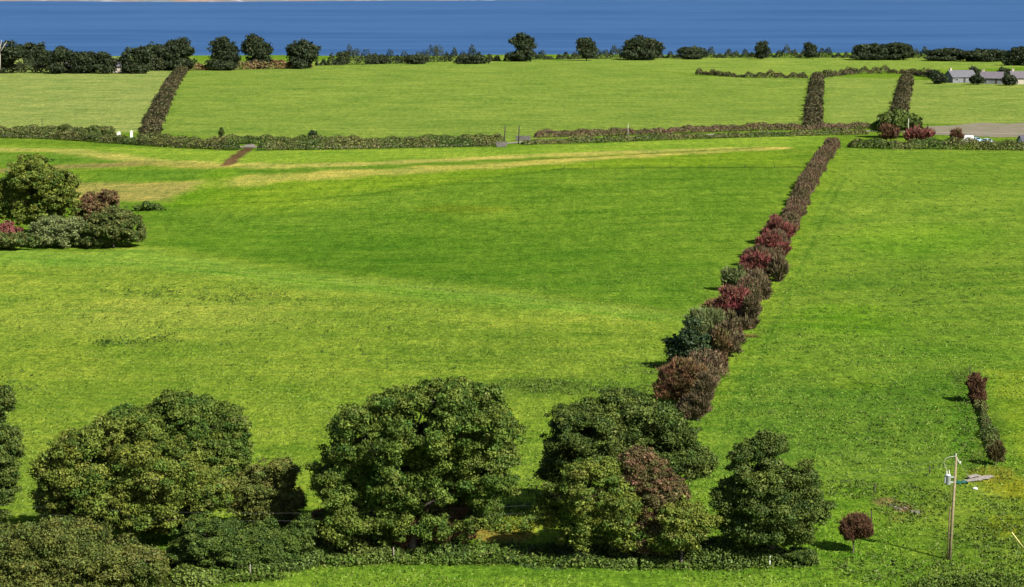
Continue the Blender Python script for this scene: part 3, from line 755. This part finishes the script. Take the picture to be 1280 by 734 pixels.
# ------------------------------------------------------------------ lane, yard and track surfaces
def strip(name, px, w, mat, lift):
    W = np.array([hit(u, v) for u, v in px])
    cum = np.concatenate([[0], np.cumsum(np.linalg.norm(np.diff(W[:, :2], axis=0), axis=1))])
    t = np.arange(0, cum[-1], 3.0)
    x = np.interp(t, cum, W[:, 0]); y = np.interp(t, cum, W[:, 1])
    dx, dy = np.gradient(x), np.gradient(y); l = np.hypot(dx, dy)
    k = 5; o_ = np.linspace(-w / 2, w / 2, k)
    X = x[:, None] - (dy / l)[:, None] * o_; Yy = y[:, None] + (dx / l)[:, None] * o_
    V = np.stack([X, Yy, gz(X, Yy) + lift], -1).reshape(-1, 3)
    i = np.arange(len(t) - 1)[:, None] * k + np.arange(k - 1)[None]
    f = np.stack([i, i + k, i + k + 1, i + 1], -1).reshape(-1, 4)
    o = mesh_np(name, V, f, mat); o['kind'] = 'structure'
strip('lane', [(-160, 168.6), (0, 169.5), (100, 171.5), (190, 179), (300, 184), (420, 184), (560, 182), (640, 179), (690, 175.5), (760, 173.6), (860, 169.6), (960, 166.6), (1090, 164), (1180, 166), (1290, 168), (1400, 168)], 4.6, M['road'], .09)
def patch(name, px, mat, lift):
    W = np.array([hit(u, v) for u, v in px]); c = W.mean(0)
    n = 24
    q = np.linspace(0, len(W), 97)[:-1]; i = q.astype(int) % len(W); fr = (q - q.astype(int))[:, None]
    B = W[i] * (1 - fr) + W[(i + 1) % len(W)] * fr
    rs = np.linspace(.02, 1, 10)
    X = c[0] + (B[:, 0] - c[0])[None] * rs[:, None]; Yy = c[1] + (B[:, 1] - c[1])[None] * rs[:, None]
    V = np.stack([X, Yy, gz(X, Yy) + lift], -1).reshape(-1, 3); m = 96
    a = np.arange(9)[:, None] * m; b = np.arange(m)[None]
    f = np.stack([a + b, a + (b + 1) % m, a + m + (b + 1) % m, a + m + b], -1).reshape(-1, 4)
    o = mesh_np(name, V, f[:, ::-1], mat); o['kind'] = 'structure'
patch('yard', [(1150, 168), (1158, 158), (1192, 157), (1225, 153.5), (1262, 155), (1300, 152), (1340, 153), (1340, 170), (1250, 172)], M['yard'], .06)
patch('gateway_slab', [(303, 184), (308, 181.4), (318, 180.8), (319, 183.4), (311, 185)], M['concrete'], .15)

# ------------------------------------------------------------------ built things
def gable(bm_w, bm_r, L, W, h, rh, ov=.4):
    add_box(bm_w, (0, 0, h / 2), (L, W, h))
    for sx in (-1, 1):
        a = [bm_w.verts.new(p) for p in ((sx * L / 2, -W / 2, h), (sx * L / 2, W / 2, h), (sx * L / 2, 0, h + rh))]
        bm_w.faces.new(a)
    for s in (-1, 1):
        n = Vector((0, s * rh, W / 2)).normalized() * .18
        q = [Vector((-L / 2 - ov, s * (W / 2 + ov), h - ov * rh / (W / 2))), Vector((L / 2 + ov, s * (W / 2 + ov), h - ov * rh / (W / 2))), Vector((L / 2 + ov, 0, h + rh)), Vector((-L / 2 - ov, 0, h + rh))]
        lo = [bm_r.verts.new(p + n * .05) for p in q]; hi = [bm_r.verts.new(p + n) for p in q]
        bm_r.faces.new(lo); bm_r.faces.new(hi[::-1])
        for k in range(4): bm_r.faces.new((lo[k], hi[k], hi[(k + 1) % 4], lo[(k + 1) % 4]))
    bmesh.ops.recalc_face_normals(bm_r, faces=bm_r.faces)

def house(name, label, u, v, L, W, h, rh, rz, wall, roof, chim=1, cat='house'):
    p = hit(u, v)
    t = thing(name, label, cat, p, rz)
    bw, br = bmesh.new(), bmesh.new(); gable(bw, br, L, W, h, rh)
    obj('wall', bw, wall, t); ro = obj('roof', br, roof, t)
    for k in range(chim):
        b = bmesh.new(); x = (-.42 if k == 0 else .42) * L
        add_box(b, (x, 0, h + rh + .2), (.9, .7, 1.6)); add_box(b, (x, 0, h + rh + 1.06), (1.05, .85, .12))
        obj('chimney', b, M['render'], ro)
    nwin = max(1, int(L // 4))
    for k in range(nwin):
        x = (k + .5) / nwin * L - L / 2
        if nwin > 1 and k == nwin // 2:
            b = bmesh.new(); add_box(b, (x, -W / 2 - .03, 1.03), (.95, .06, 2.0)); d = obj('door', b, M['darkwood'], t)
            b = bmesh.new(); add_box(b, (x + .35, -W / 2 - .09, 1.05), (.06, .06, .14)); obj('handle', b, M['galv'], d)
        else:
            b = bmesh.new(); add_box(b, (x, -W / 2 - .02, h * .55), (1.5, .05, 1.1)); w_ = obj('window', b, M['glass'], t)
            b = bmesh.new()
            for dx in (-.78, 0, .78): add_box(b, (x + dx, -W / 2 - .06, h * .55), (.07, .08, 1.1))
            for dz in (-.58, .58): add_box(b, (x, -W / 2 - .06, h * .55 + dz), (1.64, .08, .07))
            obj('frame', b, M['white'], w_)
    return t
house('house', 'bungalow with light grey roof set askew, leftmost of the far houses at right', 1200, 103, 12, 7.5, 2.6, 2.8, .32, M['darkwall'], M['slate'])
house('house', 'bungalow with mauve grey roof beside the light grey roofed bungalow set askew', 1240, 104.5, 9.5, 7.5, 2.6, 2.6, -.4, M['darkwall'], M['mauveslate'])
house('house', 'pale walled house with grey roof at the right edge, beside the mauve roofed bungalow', 1280, 105, 12, 8, 2.8, 2.8, -.1, M['render'], M['mauveslate'])
house('house', 'small pale house among dark trees on the left skyline, the left one', 90, 90.5, 9, 7, 3, 2.6, .1, M['render'], M['slate'])
house('house', 'small pale house among dark trees on the left skyline, the right one', 152, 90.5, 8, 7, 3, 2.4, -.1, M['render'], M['slate'])
house('shed', 'dark roofed shed with white lower wall at the right edge behind the hedge', 1284, 184, 4.2, 3.4, 1.7, 1.5, .2, M['white'], M['darkslate'], 0, 'shed')

def car(label, u, v, rz, paint, van=False, cat='car', group='vehicles parked behind the hedge'):
    p = hit(u, v); t = thing('van' if van else 'car', label, cat, p, rz, group)
    if van: prof = [(-2.4, .35), (-2.4, 1.9), (-2.3, 2.1), (1.0, 2.1), (1.75, 1.25), (2.35, 1.1), (2.4, .35)]
    else: prof = [(-2.05, .35), (-2.1, .85), (-1.95, 1.0), (-1.35, 1.45), (.25, 1.48), (1.0, .98), (1.9, .85), (2.1, .6), (2.1, .35)]
    Wd = .95 if van else .86
    bm = bmesh.new()
    def sec(y, k): return [bm.verts.new((x, y, .35 + (z - .35) * k)) for x, z in prof]
    S = []
    for y, k in ((-Wd, .9), (-Wd * .88, 1), (Wd * .88, 1), (Wd, .9)):
        S.append([bm.verts.new((x, y * (1 if z < 1.05 else .84), z * (k if z > 1.05 else 1))) for x, z in prof])
    n = len(prof)
    for a, b in zip(S, S[1:]):
        for i in range(n): bm.faces.new((a[i], a[(i + 1) % n], b[(i + 1) % n], b[i]))
    bm.faces.new(S[0]); bm.faces.new(S[-1][::-1])
    bmesh.ops.recalc_face_normals(bm, faces=bm.faces)
    obj('body', bm, paint, t)
    gl = []
    if van: gl = [[(1.06, 2.04), (1.72, 1.3)]]
    else: gl = [[(.30, 1.45), (.98, 1.02)], [(-1.9, 1.05), (-1.4, 1.43)]]
    for (x0, z0), (x1, z1) in gl:
        bm = bmesh.new(); d = Vector((x1 - x0, 0, z1 - z0)); nn = Vector((-d.z, 0, d.x)).normalized()
        if nn.z < 0: nn = -nn
        q = [Vector((x0, y, z0)) + nn * .015 for y in (-.6, .6)] + [Vector((x1, y, z1)) + nn * .015 for y in (.66, -.66)]
        lo = [bm.verts.new(a) for a in q]; hi = [bm.verts.new(a + nn * .02) for a in q]
        bm.faces.new(lo); bm.faces.new(hi[::-1])
        for k in range(4): bm.faces.new((lo[k], hi[k], hi[(k + 1) % 4], lo[(k + 1) % 4]))
        bmesh.ops.recalc_face_normals(bm, faces=bm.faces)
        obj('windscreen', bm, M['glass'], t)
    for sy in (-1, 1):
        bm = bmesh.new()
        xa, xb = (.9, 1.5) if van else (-1.25, .35)
        add_box(bm, ((xa + xb) / 2, sy * Wd * (.93 if not van else .95), 1.22 if not van else 1.5), (xb - xa, .03, .32 if not van else .45))
        obj('side_window', bm, M['glass'], t)
        for x in (-1.3, 1.35):
            bm = bmesh.new(); add_lathe(bm, [(.2, -.1), (.32, -.1), (.32, .1), (.2, .1)], 16)
            bmesh.ops.rotate(bm, verts=bm.verts, matrix=Matrix.Rotation(R(90), 3, 'X'))
            bmesh.ops.translate(bm, verts=bm.verts, vec=(x, sy * (Wd - .08), .32))
            w_ = obj('wheel', bm, M['rubber'], t)
            bm = bmesh.new(); add_lathe(bm, [(.06, -.02), (.2, -.01), (.2, .01), (.1, .03)], 12)
            bmesh.ops.rotate(bm, verts=bm.verts, matrix=Matrix.Rotation(R(90) * sy, 3, 'X'))
            bmesh.ops.translate(bm, verts=bm.verts, vec=(x, sy * (Wd + .03), .32))
            obj('rim', bm, M['galv'], w_)
        bm = bmesh.new(); add_box(bm, (2.36 if van else 2.06, sy * .6, .78 if not van else .85), (.08, .3, .16)); obj('headlight', bm, M['porcelain'], t)
    return t
car('white van half hidden by the hedge, leftmost of the parked vehicles', 1206, 178.6, R(200), M['carwhite'], True, 'van')
car('pale blue car between the white van and the aqua car behind the hedge', 1221, 178.4, R(-70), M['carblue'])
car('pale aqua car right of the pale blue car behind the hedge', 1235, 179.8, R(-60), M['caraqua'])

# utility pole
def utility_pole():
    p = hit(1187, 700); s, dp = scale_at(p)
    H = (700 - 573) / s / math.cos(dp)
    t = thing('utility_pole', 'tall wooden utility pole with grey transformer in the lower right field', 'utility pole', p)
    bm = bmesh.new(); add_tube(bm, [(0, 0, -.4), (.1, 0, H * .4), (.25, 0, H)], [.125, .11, .09], 12); obj('pole', bm, M['polewood'], t, True)
    tx = -.36; tz = H - 1.75
    bm = bmesh.new(); add_lathe(bm, [(.2, -.42), (.22, -.40), (.22, .28), (.235, .29), (.235, .33), (.2, .36), (.06, .38)], 20, (tx, -.05, tz)); tr = obj('transformer', bm, M['galv'], t, True)
    for dx, dy in ((-.09, .06), (.09, .06)):
        bm = bmesh.new(); add_lathe(bm, [(.03, 0), (.065, .03), (.035, .07), (.065, .11), (.035, .15), (.06, .19), (.03, .23), (.015, .36)], 10, (tx + dx, -.05 + dy, tz + .36)); obj('bushing', bm, M['porcelain'], tr, True)
    bm = bmesh.new()
    for k in range(5):
        add_box(bm, (tx - .235, -.05 + (k - 2) * .06, tz - .05), (.05, .015, .5))
    obj('cooling_fin', bm, M['galv'], tr)
    for dz in (.15, -.25):
        bm = bmesh.new(); add_box(bm, (-.07, 0, tz + dz), (.36, .1, .08)); obj('bracket', bm, M['galv'], t)
    bm = bmesh.new(); add_box(bm, (.36, -.03, H - .22), (.09, .1, .75), Matrix.Rotation(R(-32), 3, 'Y')); obj('crossarm', bm, M['cable'], t)
    for dz, dx in ((.1, .2), (-.5, .56)):
        bm = bmesh.new(); add_lathe(bm, [(.02, -.02), (.06, 0), (.06, .05), (.03, .07), (.06, .09), (.05, .15)], 10, (dx, -.03, H + dz)); obj('insulator', bm, M['porcelain'], t, True)
    bm = bmesh.new()
    pts = [(.2, 0, H + .05), (-.25, -.05, H + .02), (-.62, -.05, H - .15), (-.72, -.05, H - .45), (-.55, -.05, H - .85), (tx - .08, -.02, tz + .7)]
    add_tube(bm, pts, .022, 6); obj('cable', bm, M['cable'], t, True)
    bm = bmesh.new(); add_tube(bm, [(-.19, -.06, 0), (-.17, -.06, 2.2), (-.11, -.06, H * .52)], .045, 8); add_tube(bm, [(-.11, -.06, H * .52), (-.05, -.05, tz - .5)], .02, 6); obj('cable_guard', bm, M['brownpipe'], t, True)
    # wires to the next pole, out of view at left
    top = p + np.array([.25, 0, H - .15])
    end = top + np.array([-95, 3, -2.5])
    for k, (dz, lab) in enumerate(((0, 'upper thin wire sagging left from the utility pole in front of the trees'), (-.45, 'lower thin wire sagging left from the utility pole in front of the trees'))):
        bm = bmesh.new()
        q = [tuple(top + (end - top) * w + np.array([0, 0, dz - 3.6 * 4 * w * (1 - w) * (.95 + .05 * k)]) - p) for w in np.linspace(0, 1, 40)]
        add_tube(bm, q, .006, 5)
        o = obj('power_line', bm, M['wire'], None, True); o.location = [float(a) for a in p]; tag(o, lab, 'power line')
    # stay with its yellow guard
    b_ = hit(1281, 687); d = (top - b_)
    t2 = thing('stay_wire', 'slanting stay wire with pale yellow guard at the right edge', 'stay wire', b_)
    bm = bmesh.new(); add_tube(bm, [(0, 0, -.1), tuple(d)], .010, 5); obj('wire', bm, M['wire'], t2, True)
    bm = bmesh.new(); dn = d / np.linalg.norm(d); add_tube(bm, [tuple(dn * .05), tuple(dn * 2.1)], .045, 8); obj('guard', bm, M['yellow'], t2, True)
utility_pole()

def post(label, u, v, h, r=.06, mat='darkwood', name='fence_post', cat='fence post', lean=(0, 0), group=None, cap=True):
    p = hit(u, v); bm = bmesh.new()
    add_tube(bm, [(0, 0, -.2), (lean[0] * .5, lean[1] * .5, h * .5), (lean[0], lean[1], h)], [r, r * .96, r * .9], 8)
    if cap: add_tube(bm, [(lean[0], lean[1], h), (lean[0], lean[1], h + r * .7)], [r * .88, r * .3], 8)
    o = obj(name, bm, M[mat], None, True); o.location = [float(a) for a in p]
    return tag(o, label, cat, group)
post('pale fence post in front of the large round crowned tree', 492, 701, 1.05, .05, 'greywood')
post('pale fence post in front of the ivy covered bush at lower left', 313, 722, 1.0, .05, 'greywood')
post('pale grey fence post in front of the small olive tree on thin stem', 886, 705, .75, .07, 'greywood')
post('short pale post at the foot of the dark tree with uneven crown', 962, 708, .8, .08, 'white')
post('dark fence post right behind the small rust red bush', 1089, 656, 1.2, .06)
post('dark fence post at the left of the bare earth patch', 1092, 618, 1.0, .06, lean=(.12, 0))
post('dark fence post left of the transformer in the grass', 1162, 594, .75, .055)
post('thin dark post at the top of the short hedge at right', 1212, 470, 1.3, .05)
post('dark wooden pole beside the lane gap, the left one of two', 630, 182, 5.6, .17, name='wooden_pole', cat='pole', lean=(.35, 0))
post('dark wooden pole beside the lane gap, the right one of two', 648, 180, 5.0, .17, name='wooden_pole', cat='pole', lean=(.25, 0))
post('thin dark pole standing in the lane hedge at far left', 53, 168, 4.8, .1, name='wooden_pole', cat='pole')
post('thin pale pole standing in the tawny hedge right of the dark poles', 785, 172, 4.0, .08, 'cable', name='wooden_pole', cat='pole')
post('pale pole in front of the big dark tree at the lane end', 1135, 174, 6.0, .10, 'cable', name='wooden_pole', cat='pole')
for i, u in enumerate((706, 742, 803, 838, 886, 931, 968)):
    post('small dark fence post in the faint fence line across the upper middle field', u, 211 - i * .25, .8, .05, 'darkwood', group='posts of the faint field fence')

# white gateway pillars
def pillar(label, u, v, w, h, d=.5):
    p = hit(u, v); t = thing('gate_pillar', label, 'gate pillar', p)
    bm = bmesh.new(); add_box(bm, (0, 0, h / 2 - .1), (w, d, h + .1), None, .03); obj('shaft', bm, M['white'], t)
    bm = bmesh.new(); add_box(bm, (0, 0, h + .06), (w + .16, d + .16, .1), None, .02); add_lathe(bm, [(w * .42, .10), (w * .40, .2), (w * .2, .3), (.02, .34)], 12, (0, 0, h)); obj('cap', bm, M['white'], t)
pillar('white gate pillar at the foot of the broad hedge climbing the far field', 164.5, 172.5, .75, 1.9)
pillar('low wide white gate pillar across the gap left of the taller one', 148.5, 172.3, 1.1, 1.5)

# stone wall ends by the two dark poles
def stone_wall(label, u, v, L, h, rz):
    p = hit(u, v); bm = bmesh.new()
    r = np.random.default_rng(int(u))
    z = 0
    while z < h:
        hh = r.uniform(.22, .36); x = -L / 2 + r.uniform(0, .2)
        while x < L / 2:
            w_ = r.uniform(.35, .75)
            add_box(bm, (x + w_ / 2, r.uniform(-.03, .03), z + hh / 2), (w_ - .03, .5, hh - .03), None, .04); x += w_
        z += hh
    o = obj('stone_wall', bm, M['stone']); o.location = [float(a) for a in p]; o.rotation_euler = (0, 0, rz); tag(o, label, 'stone wall')
stone_wall('grey stone wall end at the left dark pole', 626, 184, 2.8, 1.3, .2)
stone_wall('grey stone wall end right of the right dark pole', 653, 176, 4.2, 1.2, -.1)

# heap of boards
p0 = hit(1220, 600)
for i, (dx, dy, L, rz, z, lab) in enumerate(((-.55, -.6, 2.0, .28, .10, 'pale weathered board at the front left of the board heap'), (.25, -.1, 2.1, .34, .10, 'pale weathered board in the middle of the board heap'),
                                     (.75, .6, 2.0, .22, .10, 'pale weathered board at the back right of the board heap'), (-.2, .3, 1.3, .55, .26, 'short weathered board lying on top of the board heap'))):
    bm = bmesh.new()
    for k in range(3): add_box(bm, (0, (k - 1) * .17, 0), (L - .1 * k, .16, .06), None, .01)
    for k in (-1, 1): add_box(bm, (k * L * .38, 0, -.06), (.09, .5, .055))
    o = obj('pallet', bm, M['greywood']); o.location = (float(p0[0] + dx), float(p0[1] + dy), float(p0[2] + z + .04)); o.rotation_euler = (.06, -.04, rz)
    tag(o, lab.replace('board at', 'slatted pallet at').replace('board in', 'slatted pallet in').replace('board lying', 'slatted pallet lying'), 'pallet', 'pallets of the board heap')
# crumpled teal sheet
p = hit(1201, 604); bm = bmesh.new()
g = [[bm.verts.new((i * .10 - .55, j * .11 - .45, .08 + .10 * math.sin(i * 1.1 + j * .7) + .07 * math.sin(j * 1.9 - i * .6))) for j in range(9)] for i in range(12)]
for i in range(11):
    for j in range(8): bm.faces.new((g[i][j], g[i + 1][j], g[i + 1][j + 1], g[i][j + 1]))
bmesh.ops.solidify(bm, geom=list(bm.faces), thickness=.02)
o = obj('plastic_sheet', bm, M['tarp'], None, True); o.location = [float(a) for a in p]; tag(o, 'crumpled teal plastic sheet lying left of the board heap', 'plastic sheet')
def rock(label, u, v, r, mat, seed, cat='stone', name='stone', group=None):
    p = hit(u, v); bm = bmesh.new(); bmesh.ops.create_icosphere(bm, subdivisions=2, radius=r)
    q = np.random.default_rng(seed)
    for v_ in bm.verts: v_.co = Vector((v_.co.x * 1.2, v_.co.y, v_.co.z * .7)) * q.uniform(.85, 1.15)
    o = obj(name, bm, M[mat]); o.location = (float(p[0]), float(p[1]), float(p[2] + r * .4)); tag(o, label, cat, group)
rock('small white stone in the grass below the pallets', 1219, 612, .19, 'white', 1)
for k, (u, v, r) in enumerate(((1119, 635, .16), (1124, 638, .2), (1131, 636, .14), (1146, 642, .24), (1140, 640, .13), (1113, 632, .14))):
    rock('grey stone scattered on the bare earth patch', u, v, r, 'stone' if k % 2 else 'concrete', k + 3, group='stones on the bare earth patch')

# ------------------------------------------------------------------ weeds and rough grass (uncountable)
def weeds(name, label, spots, mat, leaf, per, hgt, cat='weeds'):
    Ps, Ts = [], []
    for u, v, ru, rv, n in spots:
        a = rng.random(n) * 6.283; q = np.sqrt(rng.random(n))
        for uu, vv in zip(u + ru * q * np.cos(a), v + rv * q * np.sin(a)):
            b = hit(uu, vv); k = max(3, int(per * rng.uniform(.5, 1.5))); r_ = rng.uniform(.5, 1.3)
            e = rng.normal(size=(k, 3)) * np.array([.30, .30, 0]) * r_; e[:, 2] = rng.random(k) * hgt * r_
            P = b + e; P[:, 2] = gz(P[:, 0], P[:, 1]) + e[:, 2]
            Ps.append(P); Ts.append(np.stack([np.full(k, rng.random()), rng.random(k), rng.random(k)], 1))
    P = np.vstack(Ps); T = np.vstack(Ts)
    N = rng.normal(size=P.shape) * .5 + np.array([0, 0, .8])
    V, Fc, Tt = cards(P, N, leaf * rng.uniform(.6, 1.4, len(P)), .7, 2.0, None, T)
    o = mesh_np(name, V, Fc, M[mat], None, {'tint': Tt}); tag(o, label, cat, kind='stuff')
weeds('dock_weeds', 'dark green dock weeds scattered over the left field', [(180, 362, 70, 8, 40), (190, 366, 40, 6, 30), (290, 370, 60, 10, 70), (170, 428, 60, 6, 50), (140, 430, 25, 4, 30), (200, 420, 20, 5, 20), (330, 375, 60, 10, 30),
      (250, 395, 150, 25, 60), (400, 440, 200, 40, 70), (60, 400, 60, 40, 20), (480, 400, 120, 30, 40), (30, 475, 30, 15, 20)], 'weed', .26, 7, .36)
weeds('meadow_weeds', 'dark weed tufts scattered over the right field', [(1120, 300, 170, 90, 260), (1080, 400, 170, 60, 260), (1150, 230, 120, 40, 120), (1030, 520, 120, 60, 150), (1130, 540, 90, 60, 160), (1200, 350, 90, 40, 70)], 'weed', .25, 7, .24)
weeds('nettles', 'green nettles along the short hedge at right', [(1203, 490, 12, 22, 60), (1207, 530, 12, 30, 80), (1222, 572, 22, 20, 60), (1200, 470, 18, 10, 30)], 'nettle', .22, 8, .45)
weeds('rough_weeds', 'rough weeds around the utility pole and bare earth', [(1140, 630, 50, 25, 170), (1225, 690, 60, 40, 200), (1060, 612, 40, 12, 90), (1250, 660, 40, 40, 160), (1110, 712, 80, 18, 110)], 'nettle', .24, 8, .26)
weeds('corner_nettles', 'dark nettles in the bottom right corner', [(1222, 729, 62, 9, 260), (1180, 735, 46, 7, 120)], 'nettle', .24, 9, .5)
weeds('belt_edge_weeds', 'ragged weeds along the lower edge of the tree belt', [(430, 702, 60, 6, 160), (560, 702, 80, 5, 200), (720, 704, 80, 6, 220), (860, 708, 60, 5, 160), (620, 690, 50, 10, 120), (640, 650, 40, 20, 120), (690, 610, 30, 20, 60), (300, 722, 60, 6, 160), (960, 706, 60, 5, 120)], 'nettle', .28, 12, .45)
weeds('field_rushes', 'dull rushes in the damp strip above the tree belt', [(740, 486, 90, 8, 170), (660, 480, 50, 6, 80), (800, 462, 40, 8, 60)], 'nettle', .26, 7, .25)

def grass_tufts():
    # short rough grass over the near pasture: blades in tufts, thinning with distance
    n = 90000
    y = 138 * np.exp(rng.random(n) * math.log(330 / 138)); x = (rng.random(n) - .5) * 2 * (y * .262 + 2)
    k = (np.sin(x / 2.1 + np.sin(y / 3.3)) + np.sin(y / 1.7 + x / 4.1) + np.sin(x / 7 + y / 9)) / 3 + rng.normal(0, .35, n) > -.1
    x, y = x[k], y[k]; m = len(x)
    P = np.stack([x, y, gz(x, y) + .04], 1)
    al = rng.normal(size=(m, 3)) * .55 + np.array([0, 0, 1.0])
    sz = rng.uniform(.16, .36, m)
    T = np.stack([np.clip(.5 + .4 * np.sin(x / 5 + y / 8) + rng.normal(0, .2, m), 0, 1), rng.random(m), rng.random(m) * .95], 1)
    V, Fc, Tt = cards(P, np.tile([0, 0, 1.0], (m, 1)), sz, .5, 2.2, al, T)
    o = mesh_np('rough_grass', V, Fc, M['grass'], None, {'tint': Tt}); tag(o, 'short rough grass blades over the near pasture', 'grass', kind='stuff')
grass_tufts()

# ------------------------------------------------------------------ light, sky, camera
sun_dir = Vector((.67, -.74, .86)).normalized()     # towards the sun
L = bpy.data.lights.new('sun', 'SUN'); L.energy = 4.6; L.angle = R(.5); L.color = (1, .95, .86)
so = bpy.data.objects.new('sun', L); C.objects.link(so); so.rotation_euler = sun_dir.to_track_quat('Z', 'Y').to_euler(); so.location = (100, -100, 150)
w = bpy.data.worlds.new('World'); SC.world = w; w.use_nodes = True
nt = w.node_tree; bg = nt.nodes['Background']
sky = nt.nodes.new('ShaderNodeTexSky'); sky.sky_type = 'NISHITA'; sky.sun_disc = False
sky.sun_elevation = math.asin(sun_dir.z); sky.sun_rotation = math.atan2(sun_dir.x, sun_dir.y)
nt.links.new(sky.outputs[0], bg.inputs[0]); bg.inputs[1].default_value = .05

cam = bpy.data.cameras.new('camera'); co = bpy.data.objects.new('camera', cam); C.objects.link(co)
cam.sensor_width = 36; cam.sensor_fit = 'HORIZONTAL'; cam.lens = 36 * F / IW
cam.clip_start = 1; cam.clip_end = 80000
co.location = (0, 0, CH); co.rotation_euler = (math.pi / 2 - PITCH, 0, 0)
SC.camera = co
vs = SC.view_settings; vs.view_transform = 'Standard'; vs.look = 'None'; vs.exposure = 1.2; vs.gamma = 1; vs.use_curve_mapping = False
SC.cycles.max_bounces = 4; SC.cycles.diffuse_bounces = 3
